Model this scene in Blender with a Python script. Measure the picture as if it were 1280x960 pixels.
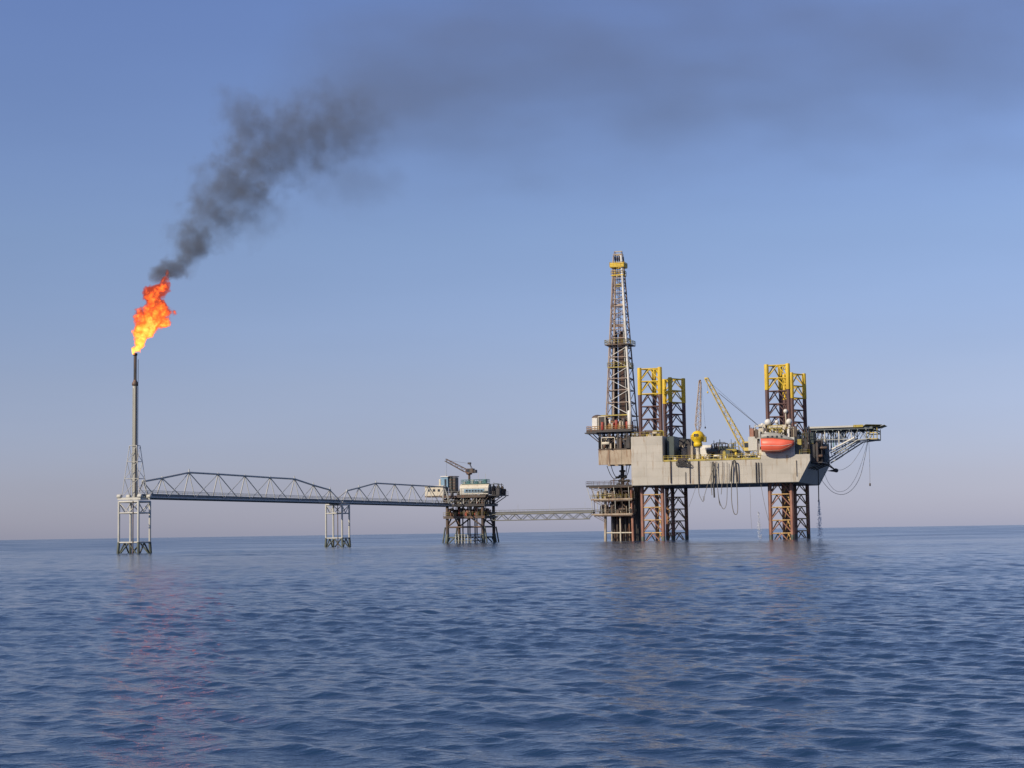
import bpy, math, random
import numpy as np
from mathutils import Vector, Matrix

random.seed(7)
RNG = np.random.default_rng(11)
SC = bpy.context.scene
COL = SC.collection
R = math.radians
for o in list(bpy.data.objects):
    bpy.data.objects.remove(o)

# ------------------------------------------------------------------ camera
EYE = 3.3
PITCH = math.atan(183.5 / 2100.0)
ROLL = -R(0.85)
cam = bpy.data.cameras.new('camera')
cam.sensor_width = 36.0
cam.lens = 36.0 * 2100.0 / 1280.0
cam.clip_start = 0.5
cam.clip_end = 40000.0
camo = bpy.data.objects.new('camera', cam)
COL.objects.link(camo)
CAMROT = Matrix.Rotation(R(90) + PITCH, 3, 'X') @ Matrix.Rotation(ROLL, 3, 'Z')
camo.matrix_world = Matrix.Translation((0, 0, EYE)) @ CAMROT.to_4x4()
SC.camera = camo

# ------------------------------------------------------------------ sky and sun
SUN_AZ, SUN_EL = R(230), R(31)          # compass bearing of the sun, clockwise from +Y
SUN_DIR = Vector((math.sin(SUN_AZ) * math.cos(SUN_EL), math.cos(SUN_AZ) * math.cos(SUN_EL), math.sin(SUN_EL)))
world = bpy.data.worlds.new('World')
SC.world = world
world.use_nodes = True
wn, wl = world.node_tree.nodes, world.node_tree.links
wn.clear()
wo = wn.new('ShaderNodeOutputWorld')
bg = wn.new('ShaderNodeBackground')
sky = wn.new('ShaderNodeTexSky')
sky.sky_type = 'NISHITA'
sky.sun_disc = False
sky.sun_elevation = SUN_EL
sky.sun_rotation = SUN_AZ
sky.altitude = 0
sky.air_density = 1.0
sky.dust_density = 0.4
sky.ozone_density = 2.0
bg.inputs['Strength'].default_value = 0.122
# the lower air is dusty and slightly violet: one smooth tint by height above the horizon, all round
wtc = wn.new('ShaderNodeTexCoord')
wsp = wn.new('ShaderNodeSeparateXYZ')
wrp = wn.new('ShaderNodeValToRGB')
wmx = wn.new('ShaderNodeMix')
wmx.data_type = 'RGBA'
wmx.blend_type = 'MULTIPLY'
wmx.inputs[0].default_value = 1.0
wl.new(wtc.outputs['Generated'], wsp.inputs[0])
wl.new(wsp.outputs['Z'], wrp.inputs[0])
SKY_TINT = [(0.0, (0.49, 0.53, 0.94)), (0.03, (0.51, 0.505, 0.80)), (0.087, (0.63, 0.58, 0.77)), (0.173, (0.715, 0.685, 0.84)), (0.3, (0.765, 0.745, 0.98))]
er = wrp.color_ramp.elements
er[0].position, er[0].color = SKY_TINT[0][0], (*SKY_TINT[0][1], 1)
er[1].position, er[1].color = SKY_TINT[-1][0], (*SKY_TINT[-1][1], 1)
for p_, c_ in SKY_TINT[1:-1]:
    e = er.new(p_)
    e.color = (*c_, 1)
wl.new(sky.outputs[0], wmx.inputs[6])
wl.new(wrp.outputs[0], wmx.inputs[7])
whz = wn.new('ShaderNodeTexNoise')
whm = wn.new('ShaderNodeMapping')
whm.inputs['Scale'].default_value = (1.0, 1.0, 5.0)
wl.new(wtc.outputs['Generated'], whm.inputs[0])
wl.new(whm.outputs[0], whz.inputs[0])
whz.inputs['Scale'].default_value = 2.6
whz.inputs['Detail'].default_value = 5
whr = wn.new('ShaderNodeMapRange')
whr.inputs[1].default_value, whr.inputs[2].default_value = 0.3, 0.7
whr.inputs[3].default_value, whr.inputs[4].default_value = 0.965, 1.035
wl.new(whz.outputs[0], whr.inputs[0])
whv = wn.new('ShaderNodeVectorMath')
whv.operation = 'SCALE'
wl.new(wmx.outputs[2], whv.inputs[0])
wl.new(whr.outputs[0], whv.inputs['Scale'])
wl.new(whv.outputs[0], bg.inputs['Color'])
wl.new(bg.outputs[0], wo.inputs['Surface'])

sun = bpy.data.lights.new('sun', 'SUN')
sun.energy = 4.3
sun.angle = R(0.53)
sun.color = (1.0, 0.87, 0.68)
suno = bpy.data.objects.new('sun', sun)
COL.objects.link(suno)
suno.rotation_euler = SUN_DIR.to_track_quat('Z', 'Y').to_euler()
suno.location = SUN_DIR * 400

SC.view_settings.view_transform = 'Standard'
SC.view_settings.look = 'None'
SC.view_settings.exposure = 0.0
SC.view_settings.gamma = 1.0
SC.view_settings.use_curve_mapping = False
SC.render.engine = 'CYCLES'
SC.cycles.use_denoising = True
SC.cycles.max_bounces = 8
SC.cycles.volume_bounces = 0
SC.cycles.transparent_max_bounces = 16
SC.cycles.volume_max_steps = 512
SC.cycles.caustics_reflective = False
SC.cycles.caustics_refractive = False
SC.cycles.sample_clamp_indirect = 6.0

# ------------------------------------------------------------------ helpers
YAW = R(18.2)                            # the whole field is lined up on one grid
U = Vector((math.cos(YAW), -math.sin(YAW), 0))
V = Vector((math.sin(YAW), math.cos(YAW), 0))
Z = Vector((0, 0, 1))


class Frame:
    def __init__(s, x, y, z=0.0):
        s.o = Vector((x, y, z))

    def __call__(s, u, v, z):
        return s.o + U * u + V * v + Z * z


def at(px, py, depth):
    """a point of the place seen at a pixel of the 1280x960 photograph, at a known distance"""
    d = CAMROT @ Vector(((px - 640) / 2100, (480 - py) / 2100, -1))
    return Vector((0, 0, EYE)) + d * (depth / d.y)


W = {}


def link(o, parent, world):
    COL.objects.link(o)
    W[o.name] = world
    if parent is not None:
        o.parent = parent
        o.matrix_basis = W[parent.name].inverted() @ world
    else:
        o.matrix_basis = world
    return o


def thing(name, label, cat, loc, group=None):
    o = bpy.data.objects.new(name, None)
    o.empty_display_size = 0.5
    link(o, None, Matrix.Translation(Vector(loc)))
    tag(o, label, cat, group, 'thing')
    return o


def tag(o, label=None, cat=None, group=None, kind=None):
    if label: o['label'] = label
    if cat: o['category'] = cat
    if group: o['group'] = group
    if kind: o['kind'] = kind
    return o


UNIT = {}


def unit_mesh(shape, m):
    key = (shape, m.name)
    if key in UNIT:
        return UNIT[key]
    me = bpy.data.meshes.new(shape)
    if shape == 'box':
        vs = [(x, y, z) for z in (0, 1) for x, y in ((-.5, -.5), (.5, -.5), (.5, .5), (-.5, .5))]
        fs = [(3, 2, 1, 0), (4, 5, 6, 7)] + [(i, (i + 1) % 4, 4 + (i + 1) % 4, 4 + i) for i in range(4)]
    else:
        n = 10
        vs = [(math.cos(2 * math.pi * i / n) * .5, math.sin(2 * math.pi * i / n) * .5, z) for z in (0, 1) for i in range(n)]
        fs = [tuple(range(n - 1, -1, -1)), tuple(range(n, 2 * n))] + [(i, (i + 1) % n, n + (i + 1) % n, n + i) for i in range(n)]
    me.from_pydata(vs, [], fs)
    if shape == 'round':
        for p in me.polygons[2:]:
            p.use_smooth = True
    me.materials.append(m)
    UNIT[key] = me
    return me


def bar(parent, name, a, b, w, m, shape='round', w2=None):
    """one straight member from a to b, an object of its own that shares its mesh"""
    a, b = Vector(a), Vector(b)
    d = b - a
    L = d.length
    z = d / L
    x = Z.cross(z)
    if x.length < 1e-3:
        x = U.copy()
    x.normalize()
    y = z.cross(x)
    w2 = w if w2 is None else w2
    M = Matrix(((x.x * w, y.x * w2, z.x * L, a.x), (x.y * w, y.y * w2, z.y * L, a.y), (x.z * w, y.z * w2, z.z * L, a.z), (0, 0, 0, 1)))
    return link(bpy.data.objects.new(name, unit_mesh(shape, m)), parent, M)


class MB:
    def __init__(s):
        s.v, s.f, s.sm = [], [], []

    def add(s, vs, fs, smooth=False):
        k = len(s.v)
        s.v += [Vector(v) for v in vs]
        s.f += [tuple(i + k for i in f) for f in fs]
        s.sm += [smooth] * len(fs)
        return s

    def box(s, F, u0, u1, v0, v1, z0, z1):
        vs = [F(u, v, z) for z in (z0, z1) for u, v in ((u0, v0), (u1, v0), (u1, v1), (u0, v1))]
        return s.add(vs, [(3, 2, 1, 0), (4, 5, 6, 7)] + [(i, (i + 1) % 4, 4 + (i + 1) % 4, 4 + i) for i in range(4)])

    def bbox(s, F, u0, u1, v0, v1, z0, z1, b=0.06):
        """box with chamfered vertical and top edges"""
        pl = [(u0 + b, v0), (u1 - b, v0), (u1, v0 + b), (u1, v1 - b), (u1 - b, v1), (u0 + b, v1), (u0, v1 - b), (u0, v0 + b)]
        pt = [(min(max(u, u0 + b), u1 - b), min(max(v, v0 + b), v1 - b)) for u, v in pl]
        vs = [F(u, v, z0) for u, v in pl] + [F(u, v, z1 - b) for u, v in pl] + [F(u, v, z1) for u, v in pt]
        fs = [tuple(range(7, -1, -1)), tuple(range(16, 24))]
        for k in (0, 8):
            fs += [(k + i, k + (i + 1) % 8, k + 8 + (i + 1) % 8, k + 8 + i) for i in range(8)]
        return s.add(vs, fs)

    def prism(s, F, poly, z0, z1):
        n = len(poly)
        vs = [F(u, v, z0) for u, v in poly] + [F(u, v, z1) for u, v in poly]
        return s.add(vs, [tuple(range(n - 1, -1, -1)), tuple(range(n, 2 * n))] + [(i, (i + 1) % n, n + (i + 1) % n, n + i) for i in range(n)])

    def cyl(s, a, b, r0, r1=None, n=12, cap=True):
        a, b = Vector(a), Vector(b)
        r1 = r0 if r1 is None else r1
        z = (b - a).normalized()
        x = z.orthogonal().normalized()
        y = z.cross(x)
        vs = [p + (x * math.cos(t) + y * math.sin(t)) * r for p, r in ((a, r0), (b, r1)) for t in (2 * math.pi * i / n for i in range(n))]
        s.add(vs, [(i, (i + 1) % n, n + (i + 1) % n, n + i) for i in range(n)], True)
        if cap:
            s.add(vs[:n], [tuple(range(n - 1, -1, -1))])
            s.add(vs[n:], [tuple(range(n))])
        return s

    def lathe(s, base, prof, n=16):
        """prof: (radius, height) list about the vertical through base"""
        base = Vector(base)
        vs = [base + Vector((math.cos(2 * math.pi * i / n) * r, math.sin(2 * math.pi * i / n) * r, h)) for r, h in prof for i in range(n)]
        fs = [(k * n + i, k * n + (i + 1) % n, (k + 1) * n + (i + 1) % n, (k + 1) * n + i) for k in range(len(prof) - 1) for i in range(n)]
        s.add(vs, fs, True)
        s.add(vs[:n], [tuple(range(n - 1, -1, -1))])
        return s.add(vs[-n:], [tuple(range(n))])

    def vessel(s, a, b, r, n=14):
        """horizontal or upright pressure vessel with domed ends"""
        a, b = Vector(a), Vector(b)
        z = (b - a).normalized()
        x = z.orthogonal().normalized()
        y = z.cross(x)
        rings = [(a - z * r * .45, r * .25), (a - z * r * .33, r * .62), (a - z * r * .15, r * .9), (a, r), (b, r), (b + z * r * .15, r * .9), (b + z * r * .33, r * .62), (b + z * r * .45, r * .25)]
        vs = [p + (x * math.cos(t) + y * math.sin(t)) * q for p, q in rings for t in (2 * math.pi * i / n for i in range(n))]
        fs = [(k * n + i, k * n + (i + 1) % n, (k + 1) * n + (i + 1) % n, (k + 1) * n + i) for k in range(len(rings) - 1) for i in range(n)]
        s.add(vs, fs, True)
        s.add(vs[:n], [tuple(range(n - 1, -1, -1))])
        return s.add(vs[-n:], [tuple(range(n))])

    def tube(s, pts, r, n=6):
        pts = [Vector(p) for p in pts]
        vs = []
        x = None
        for i, p in enumerate(pts):
            t = (pts[min(i + 1, len(pts) - 1)] - pts[max(i - 1, 0)]).normalized()
            if x is None:
                x = t.orthogonal().normalized()
            x = (x - t * x.dot(t)).normalized()
            y = t.cross(x)
            vs += [p + (x * math.cos(a) + y * math.sin(a)) * r for a in (2 * math.pi * k / n for k in range(n))]
        fs = [(k * n + i, k * n + (i + 1) % n, (k + 1) * n + (i + 1) % n, (k + 1) * n + i) for k in range(len(pts) - 1) for i in range(n)]
        s.add(vs, fs, True)
        s.add(vs[:n], [tuple(range(n - 1, -1, -1))])
        return s.add(vs[-n:], [tuple(range(n))])

    def build(s, name, m, parent=None, label=None, cat=None, group=None, kind=None):
        lo = Vector((min(v.x for v in s.v), min(v.y for v in s.v), min(v.z for v in s.v)))
        hi = Vector((max(v.x for v in s.v), max(v.y for v in s.v), max(v.z for v in s.v)))
        c = Vector(((lo.x + hi.x) / 2, (lo.y + hi.y) / 2, lo.z))
        me = bpy.data.meshes.new(name)
        me.from_pydata([v - c for v in s.v], [], s.f)
        me.polygons.foreach_set('use_smooth', s.sm)
        me.materials.append(m)
        me.validate()
        o = link(bpy.data.objects.new(name, me), parent, Matrix.Translation(c))
        return tag(o, label, cat, group, kind)


def sag(a, b, drop, n=14):
    a, b = Vector(a), Vector(b)
    return [a.lerp(b, i / n) - Z * drop * 4 * (i / n) * (1 - i / n) for i in range(n + 1)]


# ------------------------------------------------------------------ materials
MATS = {}


def node_mat(name):
    m = bpy.data.materials.new(name)
    m.use_nodes = True
    m.node_tree.nodes.clear()
    return m, m.node_tree.nodes, m.node_tree.links


def steel(name, col, col2=None, rust=0.15, rough=0.55, rcol=(0.16, 0.07, 0.035), scale=0.5, streak=0.25, metal=0.0, vary=0.0):
    """painted steel: two paint tones in soft patches, rust in streaks that run down, fine dents"""
    if name in MATS:
        return MATS[name]
    m, n, l = node_mat(name)
    out = n.new('ShaderNodeOutputMaterial')
    b = n.new('ShaderNodeBsdfPrincipled')
    geo = n.new('ShaderNodeNewGeometry')
    mp = n.new('ShaderNodeMapping')
    mp.inputs['Scale'].default_value = (1, 1, streak)
    l.new(geo.outputs['Position'], mp.inputs[0])
    nz = n.new('ShaderNodeTexNoise')
    nz.inputs['Scale'].default_value = scale
    nz.inputs['Detail'].default_value = 5
    l.new(geo.outputs['Position'], nz.inputs[0])
    r1 = n.new('ShaderNodeMapRange')
    r1.inputs[1].default_value, r1.inputs[2].default_value = 0.35, 0.65
    l.new(nz.outputs[0], r1.inputs[0])
    mx = n.new('ShaderNodeMix')
    mx.data_type = 'RGBA'
    c2 = col2 or tuple(c * 0.78 for c in col)
    mx.inputs[6].default_value, mx.inputs[7].default_value = (*col, 1), (*c2, 1)
    l.new(r1.outputs[0], mx.inputs[0])
    ns = n.new('ShaderNodeTexNoise')
    ns.inputs['Scale'].default_value = 1.6
    ns.inputs['Detail'].default_value = 6
    ns.inputs['Roughness'].default_value = 0.65
    l.new(mp.outputs[0], ns.inputs[0])
    r2 = n.new('ShaderNodeMapRange')
    t = 0.68 - rust * 0.42
    r2.inputs[1].default_value, r2.inputs[2].default_value = t, t + 0.12
    l.new(ns.outputs[0], r2.inputs[0])
    mx2 = n.new('ShaderNodeMix')
    mx2.data_type = 'RGBA'
    mx2.inputs[7].default_value = (*rcol, 1)
    l.new(r2.outputs[0], mx2.inputs[0])
    l.new(mx.outputs[2], mx2.inputs[6])
    last = mx2.outputs[2]
    if vary:                                             # each plate was painted on its own day
        oi = n.new('ShaderNodeObjectInfo')
        mr = n.new('ShaderNodeMapRange')
        mr.inputs[3].default_value, mr.inputs[4].default_value = 1 - vary, 1 + vary * .6
        l.new(oi.outputs['Random'], mr.inputs[0])
        hs = n.new('ShaderNodeHueSaturation')
        l.new(mr.outputs[0], hs.inputs['Value'])
        l.new(last, hs.inputs['Color'])
        last = hs.outputs[0]
    l.new(last, b.inputs['Base Color'])
    b.inputs['Roughness'].default_value = rough
    b.inputs['Metallic'].default_value = metal
    bp = n.new('ShaderNodeBump')
    bp.inputs['Strength'].default_value = 0.25
    bp.inputs['Distance'].default_value = 0.05
    l.new(nz.outputs[0], bp.inputs['Height'])
    l.new(bp.outputs[0], b.inputs['Normal'])
    l.new(b.outputs[0], out.inputs[0])
    MATS[name] = m
    return m


pale = steel('pale_grey_paint', (0.54, 0.53, 0.47), (0.48, 0.47, 0.41), rust=0.04)
stackp = steel('stack_paint', (0.46, 0.45, 0.38), (0.41, 0.40, 0.33), rust=0.0, scale=0.2)
palerust = steel('splash_zone_steel', (0.10, 0.115, 0.085), (0.055, 0.065, 0.05), rust=0.18)
bridgegrey = steel('bridge_grey', (0.47, 0.48, 0.44), (0.41, 0.42, 0.385), rust=0.05)
olivegrey = steel('olive_grey_deck', (0.17, 0.17, 0.135), (0.13, 0.13, 0.11), rust=0.15)
bridgewhite = steel('bridge_pale_post', (0.56, 0.55, 0.50), rust=0.1)
deckdark = steel('deck_dark_grey', (0.17, 0.20, 0.20), (0.125, 0.15, 0.155), rust=0.06)
hullp = steel('hull_beige', (0.505, 0.47, 0.40), (0.435, 0.405, 0.34), rust=0.29, scale=0.25, streak=0.10, rcol=(0.34, 0.26, 0.175), vary=0.055)
hullshade = steel('hull_bottom_shade', (0.07, 0.075, 0.075), rust=0.2)  # near-black tone carries the shade under the hull
beige = steel('beige_paint', (0.46, 0.40, 0.30), (0.38, 0.31, 0.22), rust=0.3, streak=0.15)
yellow = steel('yellow_paint', (0.72, 0.50, 0.035), (0.60, 0.40, 0.04), rust=0.08)
cranep = steel('crane_yellow', (0.62, 0.47, 0.12), (0.50, 0.38, 0.12), rust=0.15)
tubyellow = steel('bright_yellow', (0.80, 0.55, 0.02), (0.70, 0.46, 0.02), rust=0.03)
olive = steel('yellow_rail_faded', (0.46, 0.36, 0.06), (0.30, 0.25, 0.07), rust=0.25)
legbrown = steel('leg_brown', (0.13, 0.062, 0.05), (0.085, 0.05, 0.05), rust=0.25)
legrust = steel('leg_rust', (0.38, 0.19, 0.13), (0.27, 0.13, 0.09), rust=0.35, rcol=(0.28, 0.10, 0.06))
legochre = steel('leg_ochre', (0.60, 0.40, 0.14), (0.48, 0.29, 0.11), rust=0.35)
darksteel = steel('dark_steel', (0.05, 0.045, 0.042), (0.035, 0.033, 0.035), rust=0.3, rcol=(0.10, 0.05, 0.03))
brownsteel = steel('brown_steel', (0.12, 0.085, 0.06), (0.07, 0.055, 0.045), rust=0.4)
pipebrown = steel('drill_pipe_brown', (0.10, 0.055, 0.042), (0.06, 0.04, 0.035), rust=0.3)
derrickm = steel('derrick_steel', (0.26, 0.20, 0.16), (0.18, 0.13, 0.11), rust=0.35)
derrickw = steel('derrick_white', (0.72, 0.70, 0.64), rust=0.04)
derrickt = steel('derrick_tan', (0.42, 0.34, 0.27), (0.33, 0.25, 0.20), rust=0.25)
white = steel('white_paint', (0.72, 0.70, 0.64), (0.62, 0.60, 0.54), rust=0.08)
cream = steel('cream_paint', (0.62, 0.57, 0.45), (0.54, 0.48, 0.37), rust=0.15)
teal = steel('teal_paint', (0.13, 0.30, 0.28), (0.10, 0.22, 0.22), rust=0.15)
bluep = steel('blue_paint', (0.20, 0.34, 0.46), rust=0.1)
greenp = steel('dark_green_paint', (0.055, 0.075, 0.07), (0.04, 0.055, 0.05), rust=0.1)
redp = steel('red_paint', (0.42, 0.06, 0.035), (0.30, 0.05, 0.035), rust=0.15)
orangep = steel('lifeboat_orange', (0.82, 0.15, 0.085), (0.76, 0.13, 0.07), rust=0.0, rough=0.4)
canopyg = steel('lifeboat_canopy_grey', (0.36, 0.35, 0.31), rust=0.05, rough=0.5)
orangerail = steel('orange_rail', (0.46, 0.28, 0.10), (0.36, 0.20, 0.08), rust=0.25)
tan = steel('cantilever_tan', (0.42, 0.345, 0.25), (0.33, 0.26, 0.18), rust=0.42, streak=0.15, rcol=(0.24, 0.15, 0.09))
railyellow = steel('deck_rail_yellow', (0.56, 0.42, 0.06), (0.40, 0.31, 0.07), rust=0.3)
greydeck = steel('helideck_grey', (0.24, 0.25, 0.21), (0.18, 0.19, 0.17), rust=0.12)
trussgrey = steel('helideck_truss', (0.42, 0.43, 0.40), rust=0.1)
rubber = steel('black_rubber', (0.06, 0.058, 0.055), rust=0.0, rough=0.7)
hosegrey = steel('hose_grey', (0.22, 0.205, 0.18), rust=0.1)
rope = steel('rope', (0.20, 0.18, 0.15), rust=0.0)
glassm = steel('dark_window', (0.03, 0.04, 0.05), rust=0.0, rough=0.12)


# ------------------------------------------------------------------ sea
def build_sea():
    half = R(22)
    n_in = 540
    th_in = np.linspace(-half, half, n_in)
    th_out = np.linspace(half, 2 * math.pi - half, 122)[1:-1]
    th = np.concatenate([th_in, th_out])                 # bearing from +Y
    r = np.concatenate([np.geomspace(2.0, 14.0, 60)[:-1], np.geomspace(14.0, 620.0, 1400)[:-1], np.geomspace(620.0, 4000.0, 300)[:-1], np.geomspace(4000.0, 9500.0, 30)])
    nr, nt = len(r), len(th)
    T, Rr = np.meshgrid(th, r)
    X, Y = Rr * np.sin(T), Rr * np.cos(T)
    H = np.zeros_like(X)
    dX = np.zeros_like(X)
    dY = np.zeros_like(X)
    dr = np.gradient(r)[:, None] * np.ones((1, nt))
    dt = np.full(nt, th_in[1] - th_in[0])
    dt[n_in:] = th_out[1] - th_out[0]
    cell = np.maximum(dr, Rr * dt[None, :])
    wind = R(34)                                         # the way the wind drives the waves, bearing
    waves = []
    for lam in np.geomspace(0.40, 16.0, 104):
        a = wind + RNG.normal(0, R(30))
        amp = 0.0042 * lam ** 0.82 if lam < 1.5 else 0.0042 * 1.5 ** 0.82 * (1.5 / lam) ** 0.38
        waves.append((lam, a, amp * RNG.uniform(0.6, 1.25), RNG.uniform(0, 2 * math.pi)))
    for lam in (14, 18, 23, 27, 33, 41, 52):          # a low old swell
        waves.append((lam, wind + RNG.normal(0, R(16)), 0.0022 * lam ** .85 * RNG.uniform(.7, 1.2), RNG.uniform(0, 2 * math.pi)))
    # patches of livelier and calmer water
    gust = 0.88 + 0.30 * np.sin(X * 0.021 + 1.3 * np.sin(Y * 0.013)) * np.sin(Y * 0.011 + 0.7) + 0.12 * np.sin(X * 0.06 + Y * 0.034)
    for lam, a, amp, ph in waves:
        k = 2 * math.pi / lam
        fade = np.clip((lam / cell - 1.9) / 1.2, 0, 1)
        if fade.max() <= 0:
            continue
        arg = k * (X * math.sin(a) + Y * math.cos(a)) + ph
        A = amp * fade * gust
        s, c = np.sin(arg), np.cos(arg)
        H += A * c
        dX -= 0.55 * A * s * math.sin(a)
        dY -= 0.55 * A * s * math.cos(a)
    RE = 6371000.0 * 7 / 6
    H -= Rr ** 2 / (2 * RE)                              # the earth's curve, so that the horizon dips as it does
    co = np.stack([X + dX, Y + dY, H], -1).reshape(-1, 3).astype(np.float32)
    co = np.concatenate([co, np.array([[0, 0, 0]], np.float32)])
    i, j = np.meshgrid(np.arange(nr - 1), np.arange(nt), indexing='ij')
    j2 = (j + 1) % nt
    q = np.stack([i * nt + j, i * nt + j2, (i + 1) * nt + j2, (i + 1) * nt + j], -1).reshape(-1, 4)[:, ::-1]
    jj = np.arange(nt)
    tri = np.stack([np.full(nt, nr * nt), jj, (jj + 1) % nt], -1)[:, ::-1]
    loops = np.concatenate([q.reshape(-1), tri.reshape(-1)]).astype(np.int32)
    tot = np.concatenate([np.full(len(q), 4), np.full(len(tri), 3)]).astype(np.int32)
    start = np.concatenate([[0], np.cumsum(tot)[:-1]]).astype(np.int32)
    me = bpy.data.meshes.new('sea')
    me.vertices.add(len(co))
    me.vertices.foreach_set('co', co.reshape(-1))
    me.loops.add(len(loops))
    me.loops.foreach_set('vertex_index', loops)
    me.polygons.add(len(tot))
    me.polygons.foreach_set('loop_start', start)
    me.polygons.foreach_set('use_smooth', np.ones(len(tot), bool))
    me.update(calc_edges=True)
    m, n, l = node_mat('sea_water')
    out = n.new('ShaderNodeOutputMaterial')
    b = n.new('ShaderNodeBsdfPrincipled')
    b.inputs['Base Color'].default_value = (0.013, 0.038, 0.085, 1)
    b.inputs['IOR'].default_value = 1.333
    geo = n.new('ShaderNodeNewGeometry')
    # ripples too small to model roughen the surface more the farther out it lies
    ln = n.new('ShaderNodeVectorMath')
    ln.operation = 'LENGTH'
    l.new(geo.outputs['Position'], ln.inputs[0])
    rr = n.new('ShaderNodeMapRange')
    rr.interpolation_type = 'SMOOTHSTEP'
    rr.inputs[1].default_value, rr.inputs[2].default_value = 60.0, 700.0
    rr.inputs[3].default_value, rr.inputs[4].default_value = 0.07, 0.19
    l.new(ln.outputs['Value'], rr.inputs[0])
    # patches where the wind touches the water and calmer slicks between
    mpp = n.new('ShaderNodeMapping')
    mpp.inputs['Scale'].default_value = (0.5, 1.0, 1.0)
    l.new(geo.outputs['Position'], mpp.inputs[0])
    npz = n.new('ShaderNodeTexNoise')
    npz.inputs['Scale'].default_value = 0.022
    npz.inputs['Detail'].default_value = 5
    npz.inputs['Roughness'].default_value = 0.62
    l.new(mpp.outputs[0], npz.inputs[0])
    pr = n.new('ShaderNodeMapRange')
    pr.inputs[1].default_value, pr.inputs[2].default_value = 0.32, 0.68
    pr.inputs[3].default_value, pr.inputs[4].default_value = 0.62, 1.42
    l.new(npz.outputs[0], pr.inputs[0])
    mm_ = n.new('ShaderNodeMath')
    mm_.operation = 'MULTIPLY'
    l.new(rr.outputs[0], mm_.inputs[0])
    l.new(pr.outputs[0], mm_.inputs[1])
    l.new(mm_.outputs[0], b.inputs['Roughness'])
    nz = n.new('ShaderNodeTexNoise')
    nz.inputs['Scale'].default_value = 5.0
    nz.inputs['Detail'].default_value = 4
    nz.inputs['Roughness'].default_value = 0.55
    mp = n.new('ShaderNodeMapping')
    mp.inputs['Scale'].default_value = (0.6, 1.0, 1.0)
    mp.inputs['Rotation'].default_value = (0, 0, R(25))
    l.new(geo.outputs['Position'], mp.inputs[0])
    l.new(mp.outputs[0], nz.inputs[0])
    bp = n.new('ShaderNodeBump')
    bp.inputs['Strength'].default_value = 1.0
    bp.inputs['Distance'].default_value = 0.04
    l.new(nz.outputs[0], bp.inputs['Height'])
    l.new(bp.outputs[0], b.inputs['Normal'])
    l.new(b.outputs[0], out.inputs[0])
    me.materials.append(m)
    o = bpy.data.objects.new('sea', me)
    link(o, None, Matrix.Identity(4))
    tag(o, 'dark blue rippled sea running out to the horizon', None, None, 'structure')


build_sea()

# ------------------------------------------------------------------ flare platform, stack, flame, smoke
C0 = Frame(-73.2, 325.0)


def tower_jacket(name, label, group, F, s, top, cap=True, mid=None):
    """four-legged braced tower standing in the sea"""
    t = thing(name, label, 'platform', F(0, 0, 0), group)
    h = s / 2
    cs = [(-h, -h), (h, -h), (h, h), (-h, h)]
    z1 = 2.15
    for u, v in cs:
        bar(t, 'leg', F(u, v, z1), F(u, v, top), 0.46, pale)
        bar(t, 'leg_foot', F(u * 1.12, v * 1.12, -2.5), F(u, v, z1 + .05), 0.56, palerust)
    for i in range(4):
        a, b = cs[i], cs[(i + 1) % 4]
        m_ = ((a[0] + b[0]) / 2, (a[1] + b[1]) / 2)
        for z, w in ((z1, 0.34), (top - 2.3, 0.3), (top - 0.15, 0.42)):
            bar(t, 'horizontal_brace', F(*a, z), F(*b, z), w, pale)
        for c in (a, b):
            bar(t, 'splash_brace', F(m_[0], m_[1], z1 - .1), F(c[0] * 1.08, c[1] * 1.08, -0.6), 0.3, palerust)
            bar(t, 'corner_brace', F(c[0], c[1], top - .3), F(m_[0] * .98, m_[1] * .98, top - 2.2), 0.2, pale)
    bar(t, 'riser_pipe', F(h * .5, -h - .2, -2), F(h * .5, -h - .2, top), 0.2, brownsteel)
    return t


tower_jacket('flare_platform', 'pale four-legged tower in the sea carrying the tall flare stack', 'braced towers under the footbridge', C0, 4.25, 10.1)
MID = Frame(C0(0, 95.2, 0).x, C0(0, 95.2, 0).y)
tower_jacket('bridge_pier', 'pale four-legged tower in the sea where two footbridges meet', 'braced towers under the footbridge', MID, 4.3, 10.5)

FS = C0
t = thing('flare_stack', 'tall slim flare stack with lattice foot and burning tip', 'flare stack', FS(0, 0, 10.3))
mb = MB()
for v in (-1.7, 1.7):
    mb.box(FS, -2.6, 2.4, v - .2, v + .2, 10.33, 10.75)
for u in (-1.8, 0, 1.8):
    mb.box(FS, u - .16, u + .16, -1.5, 1.5, 10.36, 10.7)
mb.build('base_skid', pale, t)
for u, v in ((-2.3, -1.7), (2.2, -1.7), (2.2, 1.7), (-2.3, 1.7)):
    mb = MB()
    mb.vessel(FS(u - .35, v, 11.0), FS(u + .35, v, 11.0), .42)
    mb.build('anchor_roller', pale, t)
bar(t, 'stack_pipe', FS(0, 0, 10.8), FS(0, 0, 32.6), 0.9, stackp)
bar(t, 'tip_pipe', FS(0, 0, 33.0), FS(0, 0, 38.6), 0.6, darksteel)
MB().lathe(FS(0, 0, 32.4), [(.45, 0), (.62, .12), (.62, .5), (.38, .95), (.33, 1.2)], 14).build('tip_collar', brownsteel, t)
MB().lathe(FS(0, 0, 38.3), [(.32, 0), (.42, .1), (.42, .42), (.36, .5)], 14).build('burner_tip', darksteel, t)
bar(t, 'stack_shade_line', FS(.40, -.34, 11), FS(.40, -.34, 38.2), 0.2, darksteel)  # dark line along the right, stands in for the stack's unlit side
bar(t, 'stack_shade_line', FS(.5, .25, 11), FS(.5, .25, 37.6), 0.11, darksteel)  # second dark line, deepens that painted shade
bar(t, 'ladder', FS(-.2, -.55, 11), FS(-.2, -.55, 32), 0.08, bridgegrey)
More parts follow.
